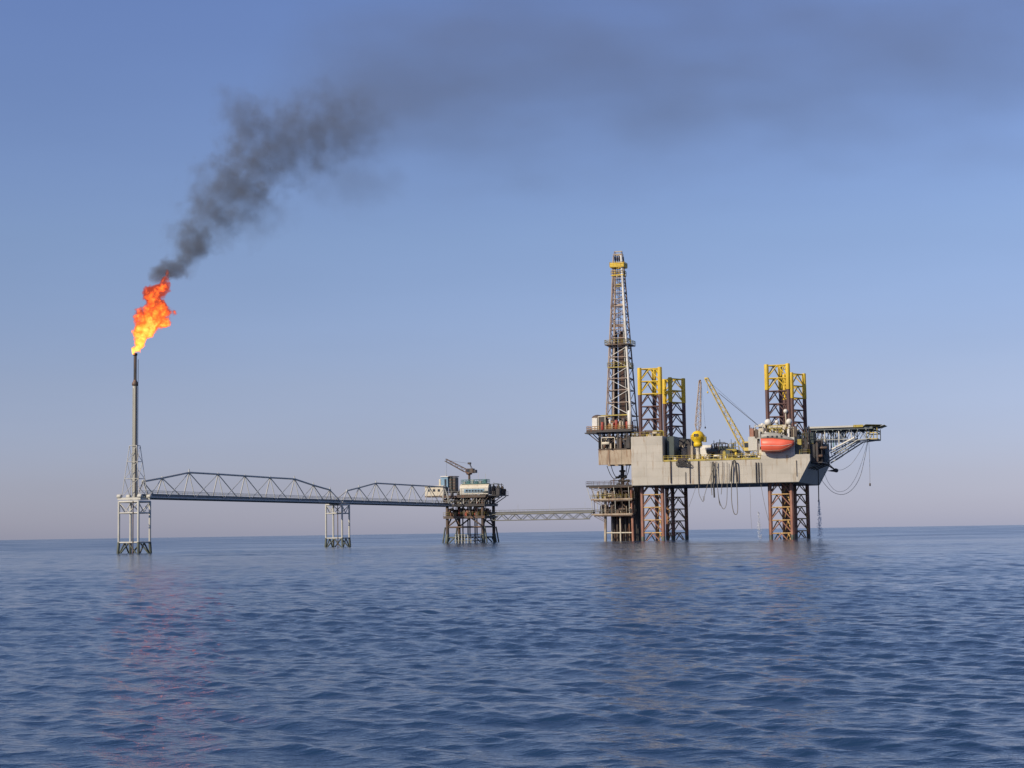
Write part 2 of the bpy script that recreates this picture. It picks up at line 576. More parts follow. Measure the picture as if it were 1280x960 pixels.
ft, fb = 20.8, 11.0
feet = [(-1.9, -1.5), (1.9, -1.5), (1.9, 1.5), (-1.9, 1.5)]
tops = [(u * .42, v * .42) for u, v in feet]
def lat(i, z):
    k = (z - fb) / (ft - fb)
    return (feet[i][0] * (1 - k) + tops[i][0] * k, feet[i][1] * (1 - k) + tops[i][1] * k)
lv = [11.0, 14.4, 17.7, 20.8]
for i in range(4):
    bar(t, 'lattice_leg', FS(*feet[i], fb), FS(*tops[i], ft), 0.13, pale)
    for a, b in zip(lv[:-1], lv[1:]):
        p, q = lat(i, a), lat((i + 1) % 4, b)
        bar(t, 'lattice_brace', FS(*p, a), FS(*q, b), 0.1, pale)
        p, q = lat(i, b), lat((i + 1) % 4, b)
        bar(t, 'lattice_brace', FS(*p, b), FS(*q, b), 0.1, pale)


# ---- footbridges: one top chord, two bottom chords, a dark walkway between them
def delta_bridge(name, label, F, nodes, zdeck, ends, width=2.7):
    L0, L1 = ends
    t = thing(name, label, 'footbridge', F(0, (L0 + L1) / 2, zdeck), 'trussed footbridges over the sea')
    h = width / 2
    for s in (-1, 1):
        bar(t, 'bottom_chord', F(s * h, L0, zdeck - .1), F(s * h, L1, zdeck - .1), 0.36, bridgegrey)
        mb = MB()
        mb.box(F, s * (h - .26) - .03, s * (h - .26) + .03, L0 + .2, L1 - .2, zdeck + .02, zdeck + .62)
        mb.build('side_plate', deckdark, t)
        mb = MB()
        for z in (zdeck + .95, zdeck + 1.25):
            mb.tube([F(s * (h - .26), L0 + .3, z), F(s * (h - .26), L1 - .3, z)], .03)
        n = int((L1 - L0) / 2)
        for i in range(n + 1):
            L = L0 + .4 + (L1 - L0 - .8) * i / n
            mb.tube([F(s * (h - .26), L, zdeck + .55), F(s * (h - .26), L, zdeck + 1.25)], .03, 5)
        mb.build('railing', bridgegrey, t)
    mb = MB()
    mb.box(F, -h + .3, h - .3, L0, L1, zdeck - .08, zdeck + .06)
    mb.build('walkway', deckdark, t)
    for u, r in ((-.7, .3), (.1, .22), (.7, .26)):
        bar(t, 'pipeline', F(u, L0, zdeck - .32), F(u, L1, zdeck - .32), r, deckdark if u else bridgegrey)
    n = int((L1 - L0) / 4)
    for i in range(n + 1):
        L = L0 + .2 + (L1 - L0 - .4) * i / n
        bar(t, 'cross_beam', F(-h, L, zdeck - .3), F(h, L, zdeck - .3), 0.2, deckdark, 'box')
    for (La, za), (Lb, zb) in zip(nodes[:-1], nodes[1:]):
        bar(t, 'top_chord', F(0, La, za), F(0, Lb, zb), 0.40, bridgegrey)
    ls = [p[0] for p in nodes]
    for i, (L, z) in enumerate(nodes):
        for s in (-1, 1):
            bar(t, 'post', F(0, L, z), F(s * h, L, zdeck), 0.24 if s < 0 else .18, bridgewhite if s < 0 else bridgegrey)
            nx = (ls[i + 1] if i + 1 < len(ls) else L1 - .2) if s < 0 else (ls[i - 1] if i else L0 + .2)
            bar(t, 'diagonal', F(0, L, z), F(s * h, nx, zdeck), 0.2 if s < 0 else .16, bridgegrey)
    for k in (0, -1):
        L, z = nodes[k]
        e = L0 if k == 0 else L1
        if abs(L - e) > 1.5:
            for s in (-1, 1):
                bar(t, 'end_post', F(0, L, z), F(s * h, e + (.2 if k == 0 else -.2), zdeck), 0.24, bridgewhite)
    for k, (L, z) in enumerate(nodes):
        mb = MB()
        pk = k > 0 and abs(z - nodes[k - 1][1]) > .9 or k + 1 < len(nodes) and abs(z - nodes[k + 1][1]) > 1.1 and z > 15
        mb.lathe(F(0, L, z - .28), [(.2, 0), (.28, .12), (.28, .42), (.13, .56), (.1, 1.0 if pk else .6)], 8)
        mb.build('node_joint', bridgegrey, t)
    return t


delta_bridge('footbridge', 'long pale arched footbridge between the flare tower and the middle tower', C0,
             [(3.1, 13.95), (10.4, 14.8), (21.2, 16.2), (33.6, 16.2), (45.9, 16.15), (58.2, 16.1), (70.8, 16.1), (81.2, 14.85), (90.7, 13.9)], 10.95, (2.3, 94.6))
delta_bridge('footbridge', 'shorter arched footbridge between the middle tower and the cluttered production platform', C0,
             [(100.9, 13.9), (108.4, 14.8), (119.5, 16.2), (132.4, 16.2), (145.1, 16.2), (157.8, 16.2), (170.6, 16.2)], 10.95, (95.0, 172.5))


# ---- flame
def volume_steps(m, rate):
    try:
        m.cycles.volume_step_rate = rate
    except Exception:
        pass


TIP = FS(0, 0, 38.75)
fl = [(170, 443, 3.5), (172.5, 435, 6), (178, 424, 10), (182, 414, 13), (189, 404, 18), (193, 396, 20), (195, 388, 18), (194, 380, 13), (190, 373, 13), (196, 365, 13), (202, 357, 10), (205, 350, 6), (208, 345, 2)]
kf = 325 / 2100
flw = [(at(x, y, TIP.y), r * kf) for x, y, r in fl]


def lumpy_tube(path, n, grow, lump, seed):
    g = np.random.default_rng(seed)
    mb = MB()
    rings = []
    for i, (p, r) in enumerate(path):
        tdir = (path[min(i + 1, len(path) - 1)][0] - path[max(i - 1, 0)][0]).normalized()
        x = Vector((0, 1, 0))
        x = (x - tdir * x.dot(tdir)).normalized()
        y = tdir.cross(x)
        rings.append([p + (x * math.cos(a) + y * math.sin(a)) * r * grow * (1 + lump * g.uniform(-1, 1)) for a in (2 * math.pi * k / n for k in range(n))])
    vs = [v for ring in rings for v in ring]
    fs = [(k * n + i, k * n + (i + 1) % n, (k + 1) * n + (i + 1) % n, (k + 1) * n + i) for k in range(len(rings) - 1) for i in range(n)]
    mb.add(vs, fs, True)
    mb.f += [tuple(range(n - 1, -1, -1)), tuple(range(len(vs) - n, len(vs)))]
    mb.sm += [False, False]
    return mb


def path_nodes(n, l, path, axis, geo_out):
    """centre line and half-width of a plume as smooth curves of one coordinate"""
    sep = n.new('ShaderNodeSeparateXYZ')
    l.new(geo_out, sep.inputs[0])
    idx = 'XYZ'.index(axis)
    ks = [p[idx] for p, r in path]
    k0, k1 = min(ks), max(ks)
    mr = n.new('ShaderNodeMapRange')
    mr.inputs[1].default_value, mr.inputs[2].default_value = k0, k1
    l.new(sep.outputs[idx], mr.inputs[0])

    def curve(vals):
        lo, hi = min(vals), max(vals) + 1e-4
        c = n.new('ShaderNodeFloatCurve')
        pts = c.mapping.curves[0].points
        data = sorted(((k - k0) / (k1 - k0), (v - lo) / (hi - lo)) for k, v in zip(ks, vals))
        pts[0].location = data[0]
        pts[1].location = data[-1]
        for d in data[1:-1]:
            pts.new(*d)
        c.mapping.update()
        l.new(mr.outputs[0], c.inputs['Value'])
        m2 = n.new('ShaderNodeMapRange')
        m2.clamp = False
        m2.inputs[3].default_value, m2.inputs[4].default_value = lo, hi
        l.new(c.outputs[0], m2.inputs[0])
        return m2.outputs[0]
    return sep, curve


def math_node(n, l, op, a, b=None, c=None):
    m = n.new('ShaderNodeMath')
    m.operation = op
    for i, x in enumerate((a, b, c)):
        if x is None:
            continue
        if isinstance(x, (int, float)):
            m.inputs[i].default_value = x
        else:
            l.new(x, m.inputs[i])
    return m.outputs[0]


def flame_mat():
    m, n, l = node_mat('flame_fire')
    out = n.new('ShaderNodeOutputMaterial')
    geo = n.new('ShaderNodeNewGeometry')
    # swirling warp
    nw = n.new('ShaderNodeTexNoise')
    nw.inputs['Scale'].default_value = 0.38
    nw.inputs['Detail'].default_value = 2
    l.new(geo.outputs['Position'], nw.inputs[0])
    sub = n.new('ShaderNodeVectorMath')
    sub.operation = 'SUBTRACT'
    sub.inputs[1].default_value = (0.5, 0.5, 0.5)
    l.new(nw.outputs['Color'], sub.inputs[0])
    scl = n.new('ShaderNodeVectorMath')
    scl.operation = 'SCALE'
    scl.inputs['Scale'].default_value = 3.0
    l.new(sub.outputs[0], scl.inputs[0])
    add = n.new('ShaderNodeVectorMath')
    add.operation = 'ADD'
    l.new(geo.outputs['Position'], add.inputs[0])
    l.new(scl.outputs[0], add.inputs[1])
    sep, curve = path_nodes(n, l, flw, 'Z', add.outputs[0])
    cx = curve([p.x for p, r in flw])
    rr = curve([r for p, r in flw])
    dx = math_node(n, l, 'DIVIDE', math_node(n, l, 'SUBTRACT', sep.outputs[0], cx), rr)
    dy = math_node(n, l, 'DIVIDE', math_node(n, l, 'SUBTRACT', sep.outputs[1], TIP.y), rr)
    rad = math_node(n, l, 'SQRT', math_node(n, l, 'ADD', math_node(n, l, 'MULTIPLY', dx, dx), math_node(n, l, 'MULTIPLY', dy, dy)))
    nz = n.new('ShaderNodeTexNoise')
    nz.inputs['Scale'].default_value = 0.46
    nz.inputs['Detail'].default_value = 3.0
    nz.inputs['Roughness'].default_value = 0.6
    l.new(geo.outputs['Position'], nz.inputs[0])
    # heat: 1 in the core, 0 at the ragged edge
    heat = math_node(n, l, 'ADD', math_node(n, l, 'SUBTRACT', 0.98, rad), math_node(n, l, 'MULTIPLY', math_node(n, l, 'SUBTRACT', nz.outputs[0], 0.5), 3.2))
    den = n.new('ShaderNodeMapRange')
    den.interpolation_type = 'SMOOTHSTEP'
    den.inputs[1].default_value, den.inputs[2].default_value = 0.0, 0.42
    l.new(heat, den.inputs[0])
    # higher up it burns cooler
    zr = n.new('ShaderNodeMapRange')
    zr.inputs[1].default_value, zr.inputs[2].default_value = TIP.z, TIP.z + 15.5
    zr.inputs[3].default_value, zr.inputs[4].default_value = 0.26, -0.62
    l.new(sep.outputs[2], zr.inputs[0])
    hh = math_node(n, l, 'ADD', heat, zr.outputs[0])
    rp = n.new('ShaderNodeValToRGB')
    e = rp.color_ramp.elements
    e[0].position, e[0].color = 0.0, (0.14, 0.018, 0.010, 1)
    e[1].position, e[1].color = 0.80, (1.0, 0.42, 0.075, 1)
    for p_, c_ in ((0.12, (0.36, 0.045, 0.012)), (0.30, (0.75, 0.10, 0.013)), (0.52, (1.0, 0.22, 0.024))):
        q = e.new(p_)
        q.color = (*c_, 1)
    l.new(hh, rp.inputs[0])
    ab = n.new('ShaderNodeVolumeAbsorption')
    ab.inputs['Color'].default_value = (0, 0, 0, 1)
    em = n.new('ShaderNodeEmission')
    D = 2.6
    l.new(math_node(n, l, 'MULTIPLY', den.outputs[0], D), ab.inputs['Density'])
    l.new(rp.outputs[0], em.inputs['Color'])
    l.new(math_node(n, l, 'MULTIPLY', den.outputs[0], D * 3.3), em.inputs['Strength'])
    s = n.new('ShaderNodeAddShader')
    l.new(ab.outputs[0], s.inputs[0])
    l.new(em.outputs[0], s.inputs[1])
    l.new(s.outputs[0], out.inputs['Volume'])
    volume_steps(m, 0.12)
    return m


dom = [(flw[0][0] + Vector((-.1, 0, -.15)), .45)] + [(p, r) for p, r in flw[1:]]
dom += [(flw[-1][0] + Vector((.5, 0, 1.0)), .8)]
lumpy_tube(dom, 18, 1.55, 0.05, 3).build('flame', flame_mat(), None, 'bright orange flame leaping from the tip of the flare stack', 'flame')

# ---- smoke: billows near the flame, a thin veil farther down the wind
DS = TIP.y
# puffs: place in the photograph, half-widths across and up, optical depth
PUFFS = [(203, 346, 16, 14, 1.5), (220, 335, 23, 19, 1.9), (233, 306, 38, 38, 1.5), (258, 278, 44, 46, 0.75), (286, 240, 66, 52, 1.15), (316, 262, 60, 52, 0.5), (318, 212, 60, 46, 0.6), (352, 180, 92, 70, 1.05),
         (300, 148, 40, 52, 0.7), (418, 156, 84, 62, 0.75), (440, 232, 96, 46, 0.28)]


def vec(n, l, op, a, b):
    x = n.new('ShaderNodeVectorMath')
    x.operation = op
    for i, q in enumerate((a, b)):
        if isinstance(q, (tuple, Vector)):
            x.inputs[i].default_value = q
        else:
            l.new(q, x.inputs[i])
    return x.outputs[0]


def noise(n, l, src, scale, detail, rough=0.5):
    z = n.new('ShaderNodeTexNoise')
    z.inputs['Scale'].default_value = scale
    z.inputs['Detail'].default_value = detail
    z.inputs['Roughness'].default_value = rough
    l.new(src, z.inputs[0])
    return z


def smoke_mat(far):
    m, n, l = node_mat('smoke_veil' if far else 'black_smoke')
    out = n.new('ShaderNodeOutputMaterial')
    geo = n.new('ShaderNodeNewGeometry')
    P = geo.outputs['Position']
    if far:
        wv = vec(n, l, 'MULTIPLY', vec(n, l, 'SUBTRACT', noise(n, l, P, 0.05, 2).outputs['Color'], (.5, .5, .5)), (26.0, 10.0, 12.0))
        pos = vec(n, l, 'ADD', P, wv)
        sep, curve = path_nodes(n, l, farw, 'X', pos)
        cz, rr, dd = curve([p.z for p, r in farw]), curve([r for p, r in farw]), curve([q[3] * .8 for q in far_])
        dz = math_node(n, l, 'DIVIDE', math_node(n, l, 'SUBTRACT', sep.outputs[2], cz), rr)
        dy = math_node(n, l, 'DIVIDE', math_node(n, l, 'SUBTRACT', sep.outputs[1], DS), rr)
        rad = math_node(n, l, 'SQRT', math_node(n, l, 'ADD', math_node(n, l, 'MULTIPLY', dz, dz), math_node(n, l, 'MULTIPLY', dy, dy)))
        mp = n.new('ShaderNodeMapping')
        mp.inputs['Rotation'].default_value = (0, R(24), 0)
        mp.inputs['Scale'].default_value = (0.45, 0.9, 1.15)
        l.new(P, mp.inputs[0])
        er = math_node(n, l, 'MULTIPLY', math_node(n, l, 'SUBTRACT', noise(n, l, mp.outputs[0], 0.085, 4.0, 0.58).outputs[0], 0.5), 1.9)
        mr = n.new('ShaderNodeMapRange')
        mr.interpolation_type = 'SMOOTHSTEP'
        mr.inputs[1].default_value, mr.inputs[2].default_value = -0.05, 1.15
        l.new(math_node(n, l, 'ADD', math_node(n, l, 'SUBTRACT', 1.0, rad), er), mr.inputs[0])
        total = math_node(n, l, 'DIVIDE', math_node(n, l, 'MULTIPLY', mr.outputs[0], dd), rr)
    else:
        wv = vec(n, l, 'MULTIPLY', vec(n, l, 'SUBTRACT', noise(n, l, P, 0.16, 2.5).outputs['Color'], (.5, .5, .5)), (9.0, 9.0, 9.0))
        pos = vec(n, l, 'ADD', P, wv)
        pos2 = vec(n, l, 'ADD', P, vec(n, l, 'MULTIPLY', wv, (.4, .4, .4)))
        nz = noise(n, l, P, 0.30, 4, 0.6)
        er1 = math_node(n, l, 'MULTIPLY_ADD', nz.outputs[0], 1.9, 0.95 - .95)
        er2 = math_node(n, l, 'MULTIPLY_ADD', nz.outputs[0], 1.2, 0.95 - .6)
        total = None
        for px, py, rx, ry, tau in PUFFS:
            c = at(px, py, DS)
            a, b_ = rx * kf, ry * kf
            dpt = (a + b_) / 2
            d = vec(n, l, 'MULTIPLY', vec(n, l, 'SUBTRACT', pos2 if rx < 30 else pos, tuple(c)), (1 / a, 1 / dpt, 1 / b_))
            ln = n.new('ShaderNodeVectorMath')
            ln.operation = 'LENGTH'
            l.new(d, ln.inputs[0])
            v = math_node(n, l, 'SUBTRACT', er2 if tau < .5 else er1, ln.outputs['Value'])
            mr = n.new('ShaderNodeMapRange')
            mr.interpolation_type = 'SMOOTHSTEP'
            mr.inputs[1].default_value, mr.inputs[2].default_value = 0.0, 0.8
            mr.inputs[3].default_value, mr.inputs[4].default_value = 0.0, 0.88 * tau / dpt
            l.new(v, mr.inputs[0])
            total = mr.outputs[0] if total is None else math_node(n, l, 'ADD', total, mr.outputs[0])
    pv = n.new('ShaderNodeVolumePrincipled')
    pv.inputs['Color'].default_value = (0.27, 0.28, 0.30, 1)
    l.new(total, pv.inputs['Density'])
    l.new(pv.outputs[0], out.inputs['Volume'])
    volume_steps(m, 0.5 if far else 0.3)
    return m


near_ = [(186, 352, 14), (196, 348, 26), (208, 336, 36), (222, 322, 48), (240, 296, 66), (265, 256, 92), (298, 214, 118), (335, 192, 122), (380, 184, 122), (430, 180, 120), (480, 176, 112), (520, 172, 96), (545, 170, 60)]
far_ = [(330, 120, 70, 0.0), (390, 116, 115, 0.35), (460, 104, 150, 0.72), (560, 92, 165, 0.76), (700, 86, 170, 0.66), (850, 82, 170, 0.60), (1000, 72, 168, 0.54), (1150, 62, 170, 0.54), (1320, 54, 175, 0.48), (1480, 40, 178, 0.40), (1700, 20, 185, 0.2), (1860, 5, 185, 0.0), (1980, 0, 185, 0.0)]
farw = [(at(x, y, DS), r * kf) for x, y, r, d in far_]
lumpy_tube([(at(x, y, DS), r * kf) for x, y, r in near_], 20, 1.0, 0.02, 5).build('smoke', smoke_mat(False), None, 'dark billowing smoke rising from the flame of the flare stack', None, None, 'stuff')
lumpy_tube(farw, 20, 1.3, 0.02, 6).build('smoke', smoke_mat(True), None, 'thin grey veil of smoke drifting across the top of the sky', None, None, 'stuff')


# ------------------------------------------------------------------ more helpers for the platforms
def onv(F, px, py, v):
    """where the line of sight through a pixel meets the upright plane v of a frame"""
    d = CAMROT @ Vector(((px - 640) / 2100, (480 - py) / 2100, -1))
    e = Vector((0, 0, EYE))
    s = (v - (e - F.o).dot(V)) / d.dot(V)
    p = e + d * s
    return (p - F.o).dot(U), p.z


def pbox(parent, name, F, px0, px1, py0, py1, v, depth, m, b=0.08):
    u0, z1 = onv(F, px0, py0, v)
    u1, z0 = onv(F, px1, py1, v)
    return MB().bbox(F, u0, u1, v, v + depth, z0, z1, b).build(name, m, parent)


def railing(parent, F, pts, z, m, h=1.1, closed=False, r=0.035, step=1.6):
    mb = MB()
    if closed:
        pts = pts + [pts[0]]
    for zz in (z + h * .55, z + h):
        mb.tube([F(u, v, zz) for u, v in pts], r, 5)
    for (a, b), (c, d) in zip(pts[:-1], pts[1:]):
        L = math.hypot(c - a, d - b)
        k = max(1, int(L / step))
        for i in range(k + 1):
            u, v = a + (c - a) * i / k, b + (d - b) * i / k
            mb.tube([F(u, v, z), F(u, v, z + h)], r, 5)
    return mb.build('railing', m, parent)


def clutter(parent, F, u0, u1, v0, v1, z0, z1, n, mats, seed, big=1.0):
    """fixed plant on a deck: housings, vessels, upright and lying pipes, valve wheels"""
    g = random.Random(seed)
    for i in range(n):
        u, v = g.uniform(u0, u1), g.uniform(v0, v1)
        m = g.choice(mats)
        k = g.random()
        H = (z1 - z0)
        if k < .34:
            a, b, c = g.uniform(.4, 1.3) * big, g.uniform(.4, 1.2) * big, H * g.uniform(.2, .75)
            o = MB().bbox(F, u - a / 2, u + a / 2, v - b / 2, v + b / 2, z0, z0 + c, .05).build('machinery_housing', m, parent)
            mb = MB().bbox(F, u - a * .25, u + a * .2, v - b * .25, v + b * .25, z0 + c + .003, z0 + c + .25, .04)
            mb.build('vent', m, o)
        elif k < .52:
            L, r = g.uniform(.8, 2.2) * big, g.uniform(.25, .5) * big
            z = z0 + r + g.uniform(0, H * .5)
            if g.random() < .5:
                MB().vessel(F(u - L / 2, v, z), F(u + L / 2, v, z), r).build('vessel', m, parent)
            else:
                MB().vessel(F(u, v, z0 + r * .5), F(u, v, z0 + r * .5 + L), r).build('vessel', m, parent)
        elif k < .72:
            bar(parent, 'pipe', F(u, v, z0), F(u, v, z0 + H * g.uniform(.6, 1.1)), g.uniform(.12, .3), m)
        elif k < .92:
            z = z0 + H * g.uniform(.2, .95)
            L = g.uniform(1.2, 4.0)
            a, b = max(u0, u - L / 2), min(u1, u + L / 2)
            MB().tube([F(a, v, z0), F(a, v, z - .2), F(a + .2, v, z), F(b - .2, v, z), F(b, v, z - .2), F(b, v, z0)], g.uniform(.07, .15), 7).build('pipe_run', m, parent)
        else:
            z = z0 + H * g.uniform(.3, .8)
            MB().lathe(F(u, v, z0), [(.08, 0), (.08, z - z0), (.35, z - z0 + .02), (.35, z - z0 + .12), (.1, z - z0 + .14)], 10).build('valve_wheel', m, parent)


def lattice_boom(parent, a, b, w0, w1, m, bays, chord=0.13, lace=0.07, wm=None):
    """four-chord crane boom from heel to tip"""
    a, b = Vector(a), Vector(b)
    z = (b - a).normalized()
    x = z.cross(V if abs(z.dot(V)) < .9 else U).normalized()
    y = z.cross(x)
    def c(k, t):
        sx, sy = ((-1, -1), (1, -1), (1, 1), (-1, 1))[k % 4]
        bulge = min(1, t * 6 + .35) if t < .2 else 1
        w = (w0 + (w1 - w0) * t) * bulge / 2
        return a.lerp(b, t) + x * sx * w + y * sy * w
    for k in range(4):
        bar(parent, 'boom_chord', c(k, 0), c(k, .12), chord, m)
        bar(parent, 'boom_chord', c(k, .12), c(k, 1), chord, m)
        for i in range(bays):
            t0, t1 = i / bays, (i + 1) / bays
            p, q = (c(k, t0), c(k + 1, t1)) if i % 2 else (c(k + 1, t0), c(k, t1))
            bar(parent, 'boom_lacing', p, q, lace, m)


# ------------------------------------------------------------------ production platform
PF = Frame(-12.7, 494.0)
t = thing('production_platform', 'rusty brown production platform crowded with pipes between the two footbridges', 'platform', PF(0, 0, 0))
hu, hv = 5.45, 4.9
cor = [(-hu, -hv), (hu, -hv), (hu, hv), (-hu, hv)]
for u, v in cor:
    bar(t, 'leg', PF(u, v, 2.4), PF(u, v, 13.4), 0.95, brownsteel)
    bar(t, 'leg_foot', PF(u * 1.1, v * 1.1, -2.5), PF(u, v, 2.5), 1.1, palerust)
    bar(t, 'skirt_pile', PF(u * 1.32, v * 1.1, -2.5), PF(u * 1.12, v * 1.02, 4.6), 0.45, palerust)
for i in range(4):
    a, b = cor[i], cor[(i + 1) % 4]
    mm = ((a[0] + b[0]) / 2, (a[1] + b[1]) / 2)
    bar(t, 'horizontal_brace', PF(*a, 4.6), PF(*b, 4.6), 0.5, brownsteel)
    bar(t, 'horizontal_brace', PF(*a, 1.6), PF(*b, 1.6), 0.45, palerust)
    for c in (a, b):
        bar(t, 'diagonal_brace', PF(c[0], c[1], 4.7), PF(c[0] * .3 + mm[0] * .7, c[1] * .3 + mm[1] * .7, 7.4), 0.42, brownsteel)
        bar(t, 'splash_brace', PF(mm[0] * .4 + c[0] * .6, mm[1] * .4 + c[1] * .6, 1.6), PF(c[0] * 1.05, c[1] * 1.05, -.8), 0.35, palerust)
for i in range(9):                                       # boat fender bars
    u = -2.6 + i * .95
    bar(t, 'fender_bar', PF(u, -hv - 1.0, -1.5), PF(u, -hv - 1.0, 2.6), 0.26, pale)
for z in (.6, 2.3):
    bar(t, 'fender_rail', PF(-3, -hv - 1.0, z), PF(5.4, -hv - 1.0, z), 0.28, palerust)
for k in range(7):
    bar(t, 'conductor', PF(-3 + k * 1.1, 1.5 + (k % 2) * 1.4, -2), PF(-3 + k * 1.1, 1.5 + (k % 2) * 1.4, 11), 0.4, darksteel)
for z, e, m in ((7.5, 1.0, brownsteel), (11.0, 1.1, darksteel), (13.5, 1.5, brownsteel)):
    MB().box(PF, -hu - e, hu + e, -hv - e, hv + e, z, z + .28).build('deck_plate', m, t)
    for k in range(6):
        u = -hu - e + .3 + (2 * hu + 2 * e - .6) * k / 5
        bar(t, 'deck_beam', PF(u, -hv - e + .1, z - .2), PF(u, hv + e - .1, z - .2), 0.34, m, 'box')
    for v in (-hv - e + .25, 0, hv + e - .25):
        bar(t, 'deck_beam', PF(-hu - e + .1, v, z - .24), PF(hu + e - .1, v, z - .24), 0.36, m, 'box')
    railing(t, PF, [(-hu - e + .1, -hv - e + .1), (hu + e - .1, -hv - e + .1), (hu + e - .1, hv + e - .1), (-hu - e + .1, hv + e - .1)], z + .28, olive if z < 11 else pale, closed=True)
for k in range(7):                                       # stanchions and raking braces of the upper deck
    u = -hu - .6 + k * 2.0
    bar(t, 'deck_stanchion', PF(u, -hv - .9, 11.3), PF(u, -hv - .9, 13.3), 0.2, pale if k % 2 else brownsteel)
    bar(t, 'deck_rake', PF(u, -hv - .9, 11.4), PF(u + 1.6, -hv - .9, 13.2), 0.14, cream if k % 3 else brownsteel)
rustmix = [brownsteel, darksteel, redp, brownsteel, darksteel, cream, greenp]
clutter(t, PF, -hu - .3, hu + .3, -hv - .2, hv, 7.8, 10.9, 105, [brownsteel, darksteel, pipebrown, brownsteel, legrust, beige, darksteel, redp], 3)
clutter(t, PF, -hu - .3, hu + .3, -hv - .2, hv, 11.3, 13.4, 95, rustmix, 4)
clutter(t, PF, -hu, hu + 1.2, -hv, hv, 13.8, 16.0, 26, [darksteel, cream, brownsteel, beige, teal, greenp], 5)
# the dark cluster overhanging at the end nearest the low bridge
MB().box(PF, hu + 1.5, hu + 5.0, -hv + .4, hv - .8, 13.5, 13.75).build('side_deck', darksteel, t)
for k in range(3):
    bar(t, 'side_deck_brace', PF(hu + 1.1, -hv + .7 + k * 3.6, 11.2), PF(hu + 4.6, -hv + .7 + k * 3.6, 13.4), 0.24, darksteel)
clutter(t, PF, hu + 1.9, hu + 4.6, -hv + .6, hv - 1, 13.8, 17.4, 34, [darksteel, darksteel, greenp, brownsteel], 6)
railing(t, PF, [(hu + 1.6, -hv + .5), (hu + 4.9, -hv + .5), (hu + 4.9, hv - .9)], 13.75, darksteel)
for px, h in ((557.5, 4.2), (598, 3.4), (607, 3.0)):
    u, z = onv(PF, px, 606, -3)
    bar(t, 'antenna_mast', PF(u, -3, 15), PF(u, -3, 17.0 + h), 0.09, pale)

t2 = thing('accommodation_cabin', 'white box cabin overhanging the footbridge end of the production platform', 'cabin', PF(-9.8, -6.2, 13.8))
pbox(t2, 'wall', PF, 531, 554, 608.5, 619.5, -6.6, 4.5, cream)
pbox(t2, 'roof', PF, 530.6, 554.4, 607.4, 608.4, -6.8, 4.9, cream)
for px in (535, 541, 547):
    pbox(t2, 'window', PF, px, px + 3, 611.5, 614.5, -6.64, .06, glassm, .01)
pbox(t2, 'floor_beam', PF, 531, 556, 619.6, 621.2, -6.5, 4.2, brownsteel)
t2 = thing('control_cabin', 'small blue cabin beside tall dark boxes on the production platform roof', 'cabin', PF(-6.2, -3, 14))
pbox(t2, 'wall', PF, 551, 560, 596, 609, -4.5, 3.4, bluep)
pbox(t2, 'wall', PF, 548.5, 551, 599, 612, -4.3, 3.0, cream)
pbox(t2, 'roof', PF, 550.4, 560.4, 595.2, 596, -4.7, 3.8, white)
pbox(t2, 'door', PF, 555.5, 558, 599, 608, -4.55, .08, glassm, .01)
for px, nm in ((560.8, 'first'), (565.6, 'second')):
    t2 = thing('exhaust_housing', 'tall dark exhaust box nearest the blue cabin on the platform' if nm == 'first' else 'tall dark exhaust box farther from the blue cabin, nearer the long housing', 'exhaust box', PF(-4, -3, 14), 'tall exhaust boxes')
    pbox(t2, 'casing', PF, px, px + 3.9, 596.5, 616, -4.0, 2.6, greenp if nm == 'first' else darksteel)
    pbox(t2, 'rain_cap', PF, px - .2, px + 4.1, 595, 595.8, -4.2, 3.0, darksteel)
    for k in range(4):
        pbox(t2, 'louvre', PF, px + .5, px + 3.3, 599 + k * 3.5, 600.6 + k * 3.5, -4.06, .12, brownsteel, .01)
t2 = thing('process_housing', 'long cream barrel-roofed housing with window band and teal rails on the platform', 'housing', PF(1, -3, 14))
u0, z1 = onv(PF, 574, 605, -5.2)
u1, z0 = onv(PF, 610, 617.5, -5.2)
zc = (z1 + z0) / 2
zs = z1 - 1.25
arc = [(-4.9 + 1.5 - 1.5 * math.cos(q), zs + 1.25 * math.sin(q)) for q in np.linspace(0, math.pi, 11)]
k = len(arc)
mb = MB()
mb.add([RFp for RFp in [PF(u0, v, z) for v, z in arc] + [PF(u1, v, z) for v, z in arc]], [(i, k + i, k + i + 1, i + 1) for i in range(k - 1)], True)
mb.add([PF(u0, v, z) for v, z in arc], [tuple(range(k))])
mb.add([PF(u1, v, z) for v, z in arc], [tuple(range(k - 1, -1, -1))])
mb.build('barrel_roof', cream, t2)
MB().bbox(PF, u0 + .05, u1 - .05, -4.85, -1.95, z0, zs - .003, .05).build('wall', pale, t2)
for px in (576, 583, 590, 597, 604):
    u, z = onv(PF, px, 612, -5.2)
    bar(t2, 'wall_rib', PF(u, -4.88, z0), PF(u, -4.88, zs), .14, cream, 'box')
pbox(t2, 'window_band', PF, 580, 605, 611.6, 615.2, -4.98, .12, bluep, .02)
for k in range(6):
    pbox(t2, 'window', PF, 582 + k * 3.7, 584.6 + k * 3.7, 612.4, 614.6, -5.03, .05, glassm, .005)
for px in (578, 592, 606):
    u, z = onv(PF, px, 617, -5)
    MB().box(PF, u - .3, u + .3, -4.6, -2.6, 13.79, z0 - .003).build('saddle', brownsteel, t2) if z0 > 13.9 else None
MB().box(PF, u0 + .3, u1 - .3, -4.4, -2.7, z1 + .02, z1 + .1).build('catwalk', teal, t2)
railing(t2, PF, [(u0 + .3, -4.4), (u1 - .3, -4.4), (u1 - .3, -2.7), (u0 + .3, -2.7)], z1 + .1, teal, closed=True, r=.06, step=.8)
